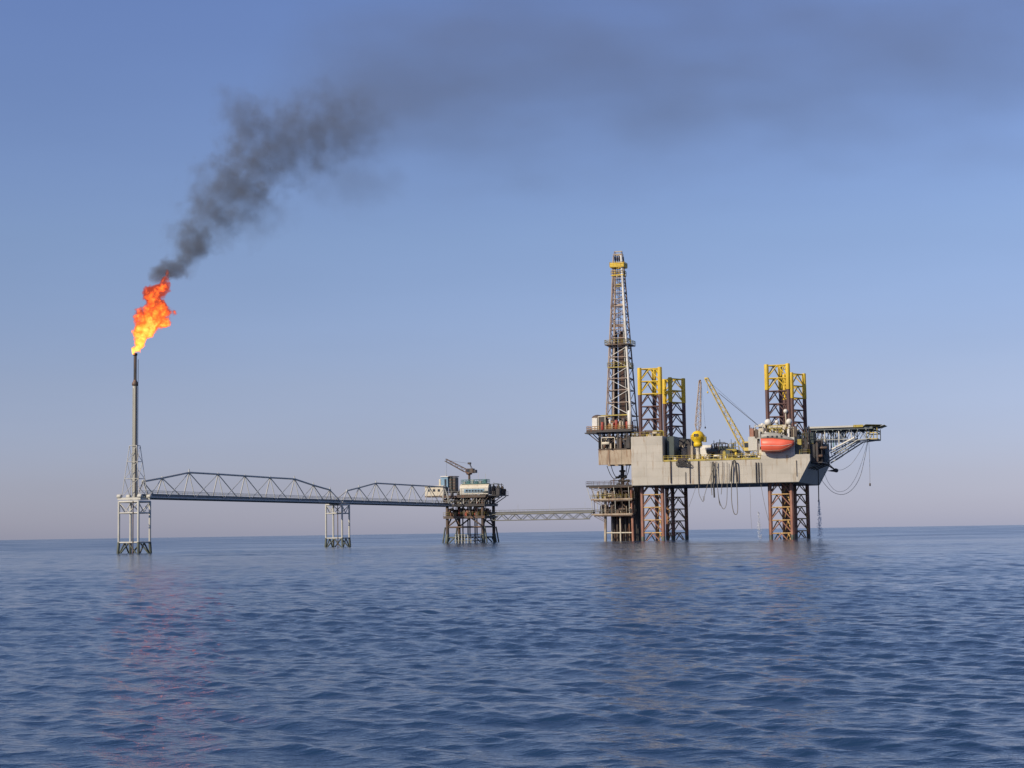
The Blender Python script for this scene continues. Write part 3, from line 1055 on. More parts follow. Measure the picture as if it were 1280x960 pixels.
for k in range(6):
    u = u0 + .6 + k * 1.25
    MB().bbox(PF, u, u + .9, -3.9, -3.0, z1 + .103, z1 + .6 + .3 * (k % 3), .06).build('roof_cooler', teal if k % 2 else pale, t2)

t2 = thing('platform_crane', 'brown crane with boom raised over the production platform roof', 'crane', PF(1, 0, 14))
uc, zc = onv(PF, 586.5, 590, 0)
bar(t2, 'pedestal', PF(uc, 0, 13.8), PF(uc, 0, zc - .6), 0.7, brownsteel)
MB().lathe(PF(uc, 0, zc - .8), [(.5, 0), (.85, .1), (.85, .4), (.6, .5)], 14).build('slew_ring', brownsteel, t2)
c_ = MB().bbox(PF, uc - .9, uc + 1.5, -.9, .9, zc - .35, zc + 1.0, .12).build('cab', brownsteel, t2)
MB().bbox(PF, uc - .6, uc + .4, -.96, -.89, zc, zc + .8, .02).build('window', glassm, c_)
MB().bbox(PF, uc + 1.5, uc + 2.3, -.7, .7, zc - .3, zc + .6, .08).build('counterweight', darksteel, t2)
ub, zb = onv(PF, 557, 575, 0)
lattice_boom(t2, PF(uc - .5, 0, zc + .1), PF(ub, 0, zb), 1.0, .7, brownsteel, 8, .2, .11)
um, zm = onv(PF, 587, 579.5, 0)
for v in (-.5, .5):
    bar(t2, 'gantry_post', PF(uc + .9, v, zc + .9), PF(um, v * .4, zm), 0.16, darksteel)
MB().bbox(PF, um - .5, um + .4, -.4, .4, zm - .2, zm + .35, .05).build('gantry_head', darksteel, t2)
bar(t2, 'boom_stay', PF(um, .2, zm), PF(ub, .2, zb), 0.05, darksteel)
bar(t2, 'boom_stay', PF(um, -.2, zm), PF(ub, -.2, zb), 0.05, darksteel)
bar(t2, 'hoist_cable', PF(ub + .3, 0, zb), PF(ub + .3, 0, zb - 4.6), 0.05, darksteel)
MB().lathe(PF(ub + .3, 0, zb - 5.1), [(.08, 0), (.2, .1), (.2, .4), (.06, .55)], 8).build('hook_block', darksteel, t2)

# ------------------------------------------------------------------ drilling side: frame of the jack-up, wellhead tower
RF = Frame(37.8, 459.0)
JF = Frame(30.6, 476.0)
t = thing('wellhead_tower', 'weathered multi-deck wellhead tower standing under the tall derrick', 'platform', JF(0, 0, 0))
jh, jv = 3.75, 3.6
cor = [(-jh, -jv), (jh, -jv), (jh, jv), (-jh, jv)]
for u, v in cor:
    bar(t, 'leg', JF(u * 1.08, v * 1.08, -2.5), JF(u, v, 15.2), 0.8, beige if u < 0 else legrust)
for i in range(4):
    a, b = cor[i], cor[(i + 1) % 4]
    mm = ((a[0] + b[0]) / 2, (a[1] + b[1]) / 2)
    bar(t, 'horizontal_brace', JF(a[0] * 1.05, a[1] * 1.05, 2.3), JF(b[0] * 1.05, b[1] * 1.05, 2.3), 0.4, cream)
    for z0, z1 in ((7.6, 11.6), (11.8, 15.3)):
        bar(t, 'diagonal_brace', JF(*a, z0), JF(*mm, z1), 0.3, brownsteel)
        bar(t, 'diagonal_brace', JF(*b, z0), JF(*mm, z1), 0.3, brownsteel)
bar(t, 'centre_pile', JF(.4, -jv - .3, -2.5), JF(.4, -jv - .3, 7.5), 0.42, cream)
k = 0
for v in (-1.8, 0, 1.8):
    for u in (-2.3, -1.1, .1, 1.3, 2.5):
        bar(t, 'conductor', JF(u, v + .3 * (k % 2), -2.5), JF(u, v + .3 * (k % 2), 15.8), 0.58, [darksteel, brownsteel, pipebrown][k % 3])
        k += 1
for z, left, right, m, mr in ((15.3, -9.6, 4.6, darksteel, brownsteel), (11.5, -8.3, 4.3, tan, olive), (7.3, -8.2, 4.3, tan, olivegrey)):
    pl = [(left + 1.2, -jv - 1.6), (right, -jv - 1.6), (right, jv + 1.5), (left + 1.2, jv + 1.5), (left, jv - .6), (left, -jv + .6)]
    MB().prism(JF, pl, z, z + .42).build('deck_plate', m, t)
    railing(t, JF, pl, z + .42, mr, closed=True, r=.045)
    for q in range(5):
        v = -jv - 1.3 + q * (2 * jv + 2.5) / 4
        bar(t, 'deck_beam', JF(left + 1.4, v, z - .18), JF(right - .2, v, z - .18), 0.32, brownsteel, 'box')
    for q in range(2):
        a_, b_ = JF(left + .15, (-1 if q else 1) * (jv - .8), z - .02), JF(left + (1.1 if z > 14 else .4), (-1 if q else 1) * (jv - .8), z - 3.4)
        if z > 8:
            bar(t, 'deck_hanger', b_, a_, .16, pale)
    for q in range(4):
        bar(t, 'bracket', JF(-jh, -jv - 1.2, z - 1.9 + q * .45), JF(left + 1.3 + q * 1.1, -jv - 1.2, z - .3), 0.14, brownsteel)
for z0, z1 in ((7.75, 11.3), (11.95, 15.1)):
    for q in range(6):
        u = -6.6 + q * 2.0
        bar(t, 'deck_hanger', JF(u - (1.0 if z0 > 10 else 0.2) * (1 - q / 6), -jv - 1.4, z1), JF(u, -jv - 1.4, z0), 0.17, pale if q % 2 else brownsteel)
clutter(t, JF, -5.5, 3.8, -jv - .8, jv, 7.75, 11.0, 60, [brownsteel, darksteel, beige, darksteel, pipebrown], 21)
clutter(t, JF, -6.2, 3.8, -jv - .8, jv, 11.95, 14.9, 64, [brownsteel, darksteel, beige, darksteel, olive, pipebrown], 22)
clutter(t, JF, -2.5, 4.0, -jv - .8, jv, 15.75, 17.5, 14, [darksteel, brownsteel, darksteel], 23)
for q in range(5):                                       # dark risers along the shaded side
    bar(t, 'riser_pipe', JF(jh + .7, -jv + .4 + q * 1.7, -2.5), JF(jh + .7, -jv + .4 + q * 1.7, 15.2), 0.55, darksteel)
t2 = thing('blowout_preventer', 'dark stacked valve body hanging under the drill floor', 'valve stack', JF(.3, 0, 15.8))
MB().lathe(JF(.3, 0, 15.8), [(.5, 0), (.5, .8), (.95, .85), (.95, 1.3), (.6, 1.35), (.6, 2.0), (1.1, 2.05), (1.1, 2.7), (.6, 2.75), (.55, 3.6), (.9, 3.65), (.9, 4.1), (.4, 4.2), (.4, 5.4)], 14).build('body', darksteel, t2)
for q in range(6):
    a = q * 1.05 + .3
    u, v = math.cos(a), math.sin(a)
    MB().vessel(JF(.3 + u * .9, v * .9, 17.0 + .9 * (q % 2)), JF(.3 + u * 1.9, v * 1.9, 17.0 + .9 * (q % 2)), .32).build('ram_bonnet', darksteel, t2)
for q, (u, d) in enumerate(((-3.6, 3.2), (-2.4, 2.6), (2.2, 2.9), (3.0, 2.2))):
    MB().tube(sag(JF(u, -2.2, 21.2), JF(u * .2 + .3, -.8, 18.6), d * .7), .1).build('choke_hose', rubber, t2)

# low bridge
A3, B3 = PF(hu + .6, -1.2, 0), JF(-8.0, -1.5, 0)
t = thing('footbridge', 'low straight truss footbridge between production platform and wellhead tower', 'footbridge', ((A3.x + B3.x) / 2, (A3.y + B3.y) / 2, 8), 'trussed footbridges over the sea')
D3 = (B3 - A3)
L3 = D3.length
d3 = D3.normalized()
n3 = Vector((-d3.y, d3.x, 0))
def b3(s, w, z):
    return A3 + d3 * s + n3 * w + Z * z
za, zb_ = 6.35, 8.1
for w in (-1.0, 1.0):
    bar(t, 'top_chord', b3(0, w, zb_), b3(L3, w, zb_), 0.3, olivegrey)
    bar(t, 'bottom_chord', b3(0, w, za), b3(L3 - 1.5, w, za), 0.26, olivegrey)
    n = 8
    for i in range(n):
        s0, s1 = L3 * i / n, L3 * (i + .5) / n
        bar(t, 'diagonal', b3(s0, w, zb_), b3(s1, w, za), 0.2, olivegrey)
        bar(t, 'diagonal', b3(s1, w, za), b3(L3 * (i + 1) / n, w, zb_), 0.2, olivegrey)
    mb = MB()
    for z in (zb_ + .7, zb_ + 1.2):
        mb.tube([b3(0, w, z), b3(L3, w, z)], .035, 5)
    for i in range(23):
        s = L3 * i / 22
        mb.tube([b3(s, w, zb_), b3(s, w, zb_ + 1.2)], .035, 5)
    mb.build('railing', olivegrey, t)
mb = MB()
mb.add([b3(s, w, z) for z in (zb_ + .1, zb_ + .3) for s, w in ((0, -1), (L3, -1), (L3, 1), (0, 1))], [(0, 1, 2, 3), (7, 6, 5, 4)] + [(i, 4 + i, 4 + (i + 1) % 4, (i + 1) % 4) for i in range(4)])
mb.build('walkway', olivegrey, t)
for w in (-.5, 0, .5):
    bar(t, 'pipeline', b3(0, w, zb_ + .5), b3(L3, w, zb_ + .5), 0.26, olivegrey if w else bridgegrey)
for s in (9, 19, 30):
    bar(t, 'lamp_post', b3(s, .9, zb_ + .2), b3(s, .9, zb_ + 3.0), 0.07, bridgegrey)

# ------------------------------------------------------------------ jack-up rig: hull
t = rig = thing('jack_up_rig', 'beige jack-up drilling rig hull raised above the sea on legs', 'drilling rig', RF(18, 15, 15))
HV0, HV1 = -3.2, 36.0
prof = [(-4.9, 15.0), (40.4, 15.0), (43.5, 20.6), (43.5, 22.3), (30.5, 22.3), (30.5, 21.3), (-4.9, 21.3)]
n = len(prof)
mb = MB()
mb.add([RF(u, v, z) for v in (HV0, HV1) for u, z in prof], [tuple(range(n)), tuple(range(2 * n - 1, n - 1, -1))] + [(i, n + i, n + (i + 1) % n, (i + 1) % n) for i in range(n)])
hull = mb.build('hull', hullp, rig)
MB().box(RF, -4.7, 40.2, HV0 + .2, HV1 - .2, 14.88, 14.996).build('bottom_shade_sheet', hullshade, hull)  # dark sheet: the underside's shade is put into its colour
def plates(parent, us, zs, v):
    """shell plating: each plate stands a little proud of its neighbours' seams"""
    g = random.Random(17)
    for z0, z1 in zip(zs[:-1], zs[1:]):
        for u0, u1 in zip(us[:-1], us[1:]):
            hi = u1
            if u1 > 40.2:                                # the raked end
                hi = min(u1, 40.4 + 3.1 * (min(z0, 20.6) - 15) / 5.6)
            MB().box(RF, u0 + .03, hi - .03, v - .02 - g.uniform(0, .02), v - .002, z0 + .03, z1 - .03).build('hull_plate', hullp, parent)
plates(hull, [-4.9, -.6, 3.95], [15.05, 17.3, 19.6, 21.25], HV0)
plates(hull, [3.95, 8.2, 12.4, 16.7, 21.3, 25.9, 30.5], [15.05, 17.3, 19.6, 21.25], HV0)
plates(hull, [30.5, 34.6, 38.4, 43.5], [15.05, 17.3, 19.6, 21.25, 22.25], HV0)
plates(hull, [-4.8, -.6, 3.85], [21.4, 23.8, 26.0, 28.15], HV0)
bar(hull, 'bilge_edge', RF(-4.9, HV0, 15.0), RF(40.4, HV0, 15.0), 0.22, hullshade)
MB().bbox(RF, -4.9, 3.95, HV0, 6.4, 21.303, 28.3, .1).build('jack_house', hullp, rig)
MB().bbox(RF, -4.7, 4.1, 27.6, 36.0, 21.303, 27.6, .1).build('jack_house', greenp, rig)
MB().bbox(RF, 30.8, 40.5, -1.2, 6.4, 22.303, 27.6, .1).build('jack_house', pale, rig)
MB().bbox(RF, 30.8, 40.5, 27.6, 36.0, 22.303, 27.6, .1).build('jack_house', greenp, rig)
for u0, u1, v, z in ((-4.9, 3.95, HV0, 28.3), (-4.7, 4.1, 27.6, 27.6), (30.8, 40.5, -1.2, 27.6)):
    railing(rig, RF, [(u0 + .1, v + 8.3), (u0 + .1, v + .1), (u1 - .1, v + .1), (u1 - .1, v + 8.3)], z, olive)
# yellow deck edge with rail
MB().box(RF, 4.1, 30.4, HV0 - .12, HV0 + .25, 21.303, 21.75).build('deck_edge', olive, rig)
railing(rig, RF, [(4.1, HV0 + .05), (30.4, HV0 + .05)], 21.75, railyellow, 1.1, r=.06, step=1.2)
railing(rig, RF, [(40.8, HV0 + .1), (43.4, HV0 + .1), (43.4, 35.8)], 22.3, olive, r=.05)
g = random.Random(5)
for k in range(16):
    u = 5 + k * 1.58 + g.uniform(-.4, .4)
    MB().bbox(RF, u, u + g.uniform(.4, 1.0), HV0 + .4, HV0 + 1.4, 21.31, 21.31 + g.uniform(.6, 1.3), .05).build('deck_locker', g.choice([yellow, cream, olive, white, beige, greenp]), rig)
# recess beside the tall jack house, dark container and drain stain pipes
pbox(rig, 'dark_container', RF, 833.5, 843, 545.5, 572, -1.0, 6, greenp)
for px, y0, y1, w, m in ((838.6, 576, 604, .32, brownsteel), (857, 590, 605, .14, darksteel), (862.5, 576, 604, .2, brownsteel), (873.5, 576, 605, .26, darksteel), (945.5, 578, 603, .3, darksteel), (948.5, 578, 603, .22, darksteel), (952, 578, 603, .12, darksteel), (995.5, 575, 595, .2, beige)):
    u, z1 = onv(RF, px, y0, HV0 - .3)
    u, z0 = onv(RF, px, y1, HV0 - .3)
    bar(rig, 'side_pipe', RF(u, HV0 - .3, z0), RF(u, HV0 - .3, z1), w, m)
# winch tangle at the deck edge by the tall block
mb_u, mb_z = onv(RF, 853, 580, HV0 - .6)
for k in range(7):
    a = k * .9
    MB().tube([RF(mb_u + math.cos(b) * (1.0 + .12 * k) + .25 * k - .8, HV0 - .35 - .05 * k, mb_z + .3 + math.sin(b + a) * (.7 + .06 * k)) for b in np.linspace(0, 6.28, 15)], .12).build('coiled_hose', rubber if k % 2 else darksteel, rig)
MB().vessel(RF(mb_u - 1.2, HV0 - .2, mb_z + 1.1), RF(mb_u + 1.0, HV0 - .2, mb_z + 1.1), .45).build('hose_reel', brownsteel, rig)
# machinery on the open deck
pbox(rig, 'deck_house', RF, 843, 863, 549, 574, 12, 10, darksteel)
pbox(rig, 'deck_house', RF, 866, 889, 560, 573, 4, 4, white)
pbox(rig, 'deck_house', RF, 877, 889, 556.5, 560, 5, 3, white)
pbox(rig, 'deck_house', RF, 893, 908, 558, 574, 8, 6, greenp)
pbox(rig, 'deck_house', RF, 899, 915, 563, 574, 3, 4, darksteel)
clutter(rig, RF, 5.0, 12.0, 2, 20, 21.35, 28.0, 70, [darksteel, greenp, brownsteel, darksteel, beige], 31, 1.5)
clutter(rig, RF, 15.0, 23.0, 3, 16, 21.35, 27.0, 95, [darksteel, greenp, brownsteel, darksteel, olive, darksteel, beige, greenp], 32, 1.3)
clutter(rig, RF, 14.0, 30.0, -2.2, 3, 21.35, 23.2, 34, [white, cream, yellow, darksteel, olive, greenp], 33, .9)
clutter(rig, RF, 24.5, 30.2, 0, 14, 21.35, 24.2, 26, [white, cream, pale, darksteel, olive], 34)
clutter(rig, RF, -4.5, 3.6, -2.8, 1.5, 28.35, 30.2, 18, [beige, cream, brownsteel, olive], 35, .8)
clutter(rig, RF, 31.2, 40.2, -.8, 5.8, 27.65, 31.5, 44, [cream, brownsteel, beige, olive, pale, white, darksteel], 36, 1.1)
clutter(rig, RF, 40.9, 43.3, -2.5, 16, 22.35, 29.5, 44, [darksteel, darksteel, greenp, olive, brownsteel], 37, 1.1)
clutter(rig, RF, 29.5, 31.5, -2.6, 2, 22.35, 27.5, 16, [cream, beige, pale, brownsteel], 38)
pbox(rig, 'deck_house', RF, 935, 947, 546, 563, -1.5, 4, pale)
pbox(rig, 'deck_house', RF, 937, 946, 536.5, 545.5, -.5, 4, legrust)
pbox(rig, 'deck_house', RF, 948, 957, 530.5, 541, -1.0, 3, cream)
pbox(rig, 'deck_house', RF, 957.5, 986, 535.5, 542.5, -1.1, 3, olive)
pbox(rig, 'deck_house', RF, 961, 982, 531.5, 535.2, -.6, 2, cream)
clutter(rig, RF, 27.2, 31.0, -2.4, 1.5, 27.0, 30.8, 22, [cream, legrust, beige, darksteel, brownsteel, pale], 39, .8)
clutter(rig, RF, 31.5, 39.8, -2.6, -1.3, 27.0, 30.6, 30, [cream, white, olive, beige, brownsteel, darksteel], 40, .7)
clutter(rig, RF, 40.3, 43.2, -2.4, 2, 22.4, 28.5, 26, [darksteel, greenp, olive, darksteel, pale], 43, .9)
pbox(rig, 'deck_house', RF, 994, 1003, 553, 569, -2.6, 3, greenp)
pbox(rig, 'deck_house', RF, 996.5, 1002, 549, 556, -2.9, 2, olive)
MB().bbox(RF, 31.0, 39.6, HV0 + .05, -1.25, 22.303, 26.9, .1).build('accommodation_wall', pale, rig)
for px, py, r_ in ((960, 528, .95), (986.5, 527.2, .85), (982, 514, .6), (987, 533.8, .5), (971, 527.5, .55), (953, 531, .5)):
    u, z = onv(RF, px, py, -.6)
    MB().lathe(RF(u, -.6, z - r_), [(r_ * q, h * r_) for q, h in ((.3, .04), (.62, .22), (.87, .5), (.99, .85), (.99, 1.15), (.87, 1.5), (.62, 1.78), (.3, 1.95))], 16).build('radome', white, rig)
    bar(rig, 'radome_stand', RF(u, -.6, 27.6), RF(u, -.6, z - r_ + .1), .26, cream)
for v in np.linspace(2, 30, 8):
    bar(rig, 'end_fender', RF(43.62, v, 20.8), RF(43.62, v, 26.5), .3, darksteel)


# ---- legs
def rig_leg(label, u, v, apex, top, cut=39.9):
    F = RF
    t = thing('rig_leg', label, 'rig leg', F(u, v, 0), 'lattice legs of the jack-up rig')
    s = 5.7
    c = [(u - s / 2, v), (u + s / 2, v), (u, v + apex * s * .866)]
    for q in c:
        bar(t, 'chord', F(*q, -3), F(*q, 1.2), .9, palerust)
        bar(t, 'chord', F(*q, 1.2), F(*q, 15.0), .82, legrust)
        bar(t, 'chord', F(*q, 15.0), F(*q, cut), .86, legbrown)
        bar(t, 'chord', F(*q, cut), F(*q, top), 1.05, yellow)
        bar(t, 'rack_plate', F(*q, 0), F(*q, cut), 1.06, legbrown, 'box', .16)
        bar(t, 'rack_plate', F(*q, cut), F(*q, top - .1), 1.2, yellow, 'box', .16)
    bay = 3.45
    z = top - .35
    while z > -2:
        for i in range(3):
            a, b = c[i], c[(i + 1) % 3]
            mm = ((a[0] + b[0]) / 2, (a[1] + b[1]) / 2)
            m = yellow if z > cut - .2 else (legbrown if z > 15 else (legrust if z > 13 and i == 0 else legochre))
            bar(t, 'horizontal_brace', F(*a, z), F(*b, z), .34, m)
            m = yellow if z - bay > cut - 1.5 else (legbrown if z > 16 else (legrust if i == 0 else legochre))
            bar(t, 'knee_brace', F(*mm, z - .1), F(*a, z - bay + .1), .32, m)
            bar(t, 'knee_brace', F(*mm, z - .1), F(*b, z - bay + .1), .32, m)
        z -= bay
    return t


rig_leg('front lattice leg with yellow top rising from the tall beige block by the derrick', 0, 0, 1, 47.4)
rig_leg('rear lattice leg, olive and dark, second from the derrick', -1.2, 35.0, -1, 47.2)
rig_leg('front lattice leg with bright yellow top above the orange lifeboat', 35.0, 0, 1, 46.8)
rig_leg('rear lattice leg with yellow top nearest the helideck', 33.8, 37.2, -1, 47.3)

# ---- cantilever and drill floor
DF = Frame(30.9, 475.0)
t = thing('drill_floor', 'railed drill floor on dark girders with a beige cantilever beam', 'drill floor', DF(0, 0, 25))
for v in (-5.2, 4.6):
    MB().bbox(DF, -5.6, 12.0, v, v + .9, 21.35, 25.6, .08).build('cantilever_beam', tan, t)
    bar(t, 'beam_flange', DF(-5.65, v + .45, 25.7), DF(12, v + .45, 25.7), 1.3, brownsteel, 'box', .2)
bar(t, 'beam_stiffener', DF(-2.4, -5.22, 21.5), DF(-2.4, -5.22, 25.4), .12, brownsteel, 'box')
bar(t, 'beam_stiffener', DF(1.0, -5.22, 21.5), DF(1.0, -5.22, 25.4), .12, beige, 'box')
for q in range(5):
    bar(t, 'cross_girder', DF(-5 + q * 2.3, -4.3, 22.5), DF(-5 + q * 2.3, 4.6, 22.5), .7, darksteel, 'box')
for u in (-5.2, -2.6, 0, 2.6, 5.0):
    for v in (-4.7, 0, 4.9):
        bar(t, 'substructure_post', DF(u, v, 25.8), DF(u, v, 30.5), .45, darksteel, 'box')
        if u < 5:
            bar(t, 'substructure_brace', DF(u, v, 25.9), DF(u + 2.6, v, 30.3), .24, darksteel)
            bar(t, 'substructure_brace', DF(u + 2.6, v, 25.9), DF(u, v, 30.3), .24, brownsteel)
clutter(t, DF, -5.4, 4.8, -5.6, 3.5, 25.85, 30.4, 90, [darksteel, brownsteel, darksteel, beige, cream, darksteel], 41, 1.0)
MB().bbox(DF, -8.9, 4.3, -5.6, 5.6, 30.5, 31.0, .06).build('floor_plate', darksteel, t)
MB().bbox(DF, -9.3, -5.8, -5.9, -2.0, 30.2, 30.495, .05).build('side_landing', darksteel, t)
for q in range(4):
    bar(t, 'floor_bracket', DF(-8.6 + q * .7, -5.2 + q * 2.6, 30.4), DF(-5.3, -4.8 + q * 2.6, 27.6), .28, brownsteel)
railing(t, DF, [(-8.8, 5.4), (-8.8, -5.5), (4.2, -5.5), (4.2, 5.4)], 31.0, orangerail, 1.2, r=.07, step=1.1)
bar(t, 'kick_board', DF(-8.8, -5.56, 31.15), DF(4.2, -5.56, 31.15), .1, brownsteel, 'box', .3)
for q in range(6):
    MB().box(DF, -5.3 + q * 1.55, -3.85 + q * 1.55, -3.4, -3.32, 31.02, 33.6 + .4 * ((q * 5) % 3)).build('windbreak_panel', [darksteel, brownsteel, pipebrown][q % 3], t)
clutter(t, DF, -4.8, 3.4, -5.2, -3.7, 31.05, 34.4, 26, [darksteel, redp, brownsteel, cream, darksteel, orangerail], 44, .7)
for u, v, h, r_, m in ((-4.4, -4.4, 2.5, .55, redp), (-3.2, -4.6, 1.9, .5, orangerail), (-2.3, -4.3, 3.0, .45, white), (-1.3, -4.5, 2.0, .5, redp), (-.4, -4.3, 2.7, .55, redp), (.8, -4.6, 2.3, .5, beige), (1.8, -4.3, 3.2, .45, darksteel), (2.7, -4.5, 2.2, .5, redp), (-5.0, -4.0, 3.4, .35, darksteel)):
    MB().vessel(DF(u, v, 31.2), DF(u, v, 31.0 + h), r_ * .8).build('accumulator_bottle', m, t)
clutter(t, DF, -5.2, 3.9, -3.6, 4.5, 31.05, 34.6, 40, [brownsteel, darksteel, redp, beige, darksteel, orangerail, cream], 42, 1.0)
for u in (-5.2, -3.4, -1.6, .2, 2.0, 3.6):
    bar(t, 'windbreak_post', DF(u, -3.5, 31.0), DF(u, -3.5, 35.4), .2, brownsteel)
bar(t, 'windbreak_rail', DF(-5.4, -3.5, 35.3), DF(4.0, -3.5, 35.3), .5, olive, 'box', .3)
bar(t, 'windbreak_rail', DF(-5.4, 4.2, 35.3), DF(4.0, 4.2, 35.3), .5, olive, 'box', .3)
MB().vessel(DF(3.6, -4.9, 31.3), DF(3.6, -4.9, 36.2), .62).build('white_mud_tank', white, t)
bar(t, 'stand_pipe', DF(3.6, -4.9, 36.5), DF(3.6, -4.9, 38.5), .24, white)
t = thing('driller_cabin', 'small white cabin with dark domed roof on the drill floor edge', 'cabin', DF(-7.5, -4, 31))
u0, z1 = onv(DF, 739.8, 522.5, -5.4)
u1, z0 = onv(DF, 746.8, 541, -5.4)
MB().bbox(DF, u0, u1, -5.4, -2.2, 31.003, z1, .1).build('wall', white, t)
mb = MB()
for k in range(6):
    a, b = k / 6, (k + 1) / 6
mb.lathe(DF((u0 + u1) / 2 + .4, -3.8, z1 - .1), [(1.6, 0), (1.55, .35), (1.25, .7), (.7, .95), (.2, 1.05)], 16)
mb.build('domed_roof', brownsteel, t)
MB().bbox(DF, u1 + .3, u1 + 2.3, -5.3, -2.4, 31.003, z1 + .2, .06).build('porch', darksteel, t)
for k in (u1 + .3, u1 + 2.3):
    bar(t, 'porch_post', DF(k, -5.36, 31), DF(k, -5.36, z1 + .25), .2, cream, 'box')
bar(t, 'porch_lintel', DF(u1 + .2, -5.36, z1 + .3), DF(u1 + 2.4, -5.36, z1 + .3), .25, cream, 'box')
MB().vessel(DF(u1 + 1.5, -5.45, 31.2), DF(u1 + 1.5, -5.45, 33.2), .38).build('fire_bottle', redp, t)

# ---- derrick
t = thing('derrick', 'tall tapering lattice drilling derrick with yellow crown platform', 'derrick', DF(0, 0, 31))
zb0, zt0 = 31.0, 79.5
def dk(z):
    k = (z - zb0) / (zt0 - zb0)
    return 3.75 * (1 - k) + 1.22 * k
cs = [(-1, -1), (1, -1), (1, 1), (-1, 1)]
for i, (a, b) in enumerate(cs):
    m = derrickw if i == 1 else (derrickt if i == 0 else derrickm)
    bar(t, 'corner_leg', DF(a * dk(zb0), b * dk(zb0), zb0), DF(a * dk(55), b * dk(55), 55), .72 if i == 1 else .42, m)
    bar(t, 'corner_leg', DF(a * dk(55), b * dk(55), 55), DF(a * dk(81), b * dk(81), 81), .66 if i == 1 else .40, m)
lev = [35.2]
while lev[-1] < 76:
    lev.append(lev[-1] + max(2.0, dk(lev[-1]) * 1.05))
for k, z in enumerate(lev):
    for i in range(4):
        a, b = cs[i], cs[(i + 1) % 4]
        h = dk(z)
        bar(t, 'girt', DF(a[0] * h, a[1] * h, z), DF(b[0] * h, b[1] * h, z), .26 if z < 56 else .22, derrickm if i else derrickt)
        if k + 1 < len(lev):
            z2 = lev[k + 1]
            h2 = dk(z2)
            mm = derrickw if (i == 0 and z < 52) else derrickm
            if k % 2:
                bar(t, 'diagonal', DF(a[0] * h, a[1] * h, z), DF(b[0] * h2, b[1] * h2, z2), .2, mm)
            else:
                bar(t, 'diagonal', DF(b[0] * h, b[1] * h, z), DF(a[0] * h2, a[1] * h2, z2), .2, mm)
def ring_platform(z, e, m, name, rail):
    h = dk(z) + e
    hi = dk(z) - .1
    for (u0, u1, v0, v1) in ((-h, h, -h, -hi), (-h, h, hi, h), (-h, -hi, -hi, hi), (hi, h, -hi, hi)):
        MB().box(DF, u0, u1, v0, v1, z, z + .25).build(name, m, t)
    railing(t, DF, [(-h, -h), (h, -h), (h, h), (-h, h)], z + .25, rail, 1.2, True, .06, 1.0)
ring_platform(55.2, 1.1, brownsteel, 'monkey_board', olive)
ring_platform(48.8, .25, olive, 'belly_platform', olive)
ring_platform(75.2, .35, tubyellow, 'crown_platform', yellow)
ring_platform(77.6, .75, yellow, 'crown_platform', yellow)
for s in (-1, 1):
    MB().box(DF, -2.0, 2.0, s * 2.02 - .05, s * 2.02 + .05, 77.9, 78.85).build('crown_panel', yellow, t)
    MB().box(DF, s * 2.02 - .05, s * 2.02 + .05, -1.9, 1.9, 77.9, 78.85).build('crown_panel', yellow, t)
for u in (-.9, -.3, .3, .9):
    MB().cyl(DF(u - .1, 0, 80.3), DF(u + .1, 0, 80.3), .75, None, 16).build('crown_sheave', brownsteel, t)
for s in (-1, 1):
    bar(t, 'crown_beam', DF(-1.3, s * .9, 81.4), DF(1.3, s * .9, 81.4), .3, beige, 'box')
    bar(t, 'crown_post', DF(s * 1.25, -.9, 79), DF(s * 1.0, -.5, 82.3), .2, derrickm)
    bar(t, 'crown_post', DF(s * 1.25, .9, 79), DF(s * 1.0, .5, 82.3), .2, derrickm)
bar(t, 'crown_beam', DF(-1.2, 0, 82.3), DF(1.2, 0, 82.3), .3, beige, 'box')
k = 0
for v in (-1.9, -1.4, -.9, -.4, .1, .6, 1.1, 1.6):       # stands of pipe racked inside
    for u in (-2.3, -1.95, -1.6, .0, .36, .72, 1.08, 1.44, 1.8):
        lean = .0
        bar(t, 'racked_pipe', DF(u * 1.05, v, 31.1), DF(u * .72, v * .8, 57.5 + .9 * ((k * 7) % 3)), .31, pipebrown if k % 4 else darksteel)
        k += 1
for u in (-.35, .2):
    bar(t, 'drill_line', DF(u, -.2, 45), DF(u * .8, -.2, 80), .09, derrickm)
    bar(t, 'drill_line', DF(u, .2, 45), DF(u * .8, .2, 80), .09, derrickm)
bar(t, 'ladder', DF(-dk(31) + .5, -dk(31) - .15, 31), DF(-dk(76) + .35, -dk(76) - .15, 76), .3, derrickm, 'box', .06)
bar(t, 'guide_pipe', DF(-1.7, -dk(31) * .8, 31), DF(-.75, -dk(76) * .8, 77), .62, derrickt)
for q in range(7):
    z = 57.5 + q * 2.9
    MB().box(DF, -dk(z) + .3, dk(z) - .3, -dk(z) * .8 - .05, -dk(z) * .8 + .05, z, z + .9).build('girt_panel', [derrickt, derrickm, olive][q % 3], t) if q % 2 else None
bar(t, 'guide_pipe', DF(2.4, -dk(31) * .85, 33), DF(1.1, -dk(78) * .85, 78), .16, derrickw)
uu, zz = onv(DF, 778, 494, -1.2)
o = MB().bbox(DF, uu - .65, uu + .65, -1.6, -.8, zz - 1.0, zz + 1.0, .25).build('travelling_block', tubyellow, t)
MB().lathe(DF(uu, -1.2, zz - 2.6), [(.12, 0), (.35, .3), (.3, 1.0), (.15, 1.5)], 10).build('hook', brownsteel, o)


# ---- rig cranes
def rig_crane(name, label, F, px, py_base, py_top, v, boom, m, tubm):
    u, z0 = onv(F, px, py_base, v)
    u, z1 = onv(F, px, py_top, v)
    t = thing(name, label, 'crane', F(u, v, z0), 'deck cranes of the rig')
    return t, u, z0, z1


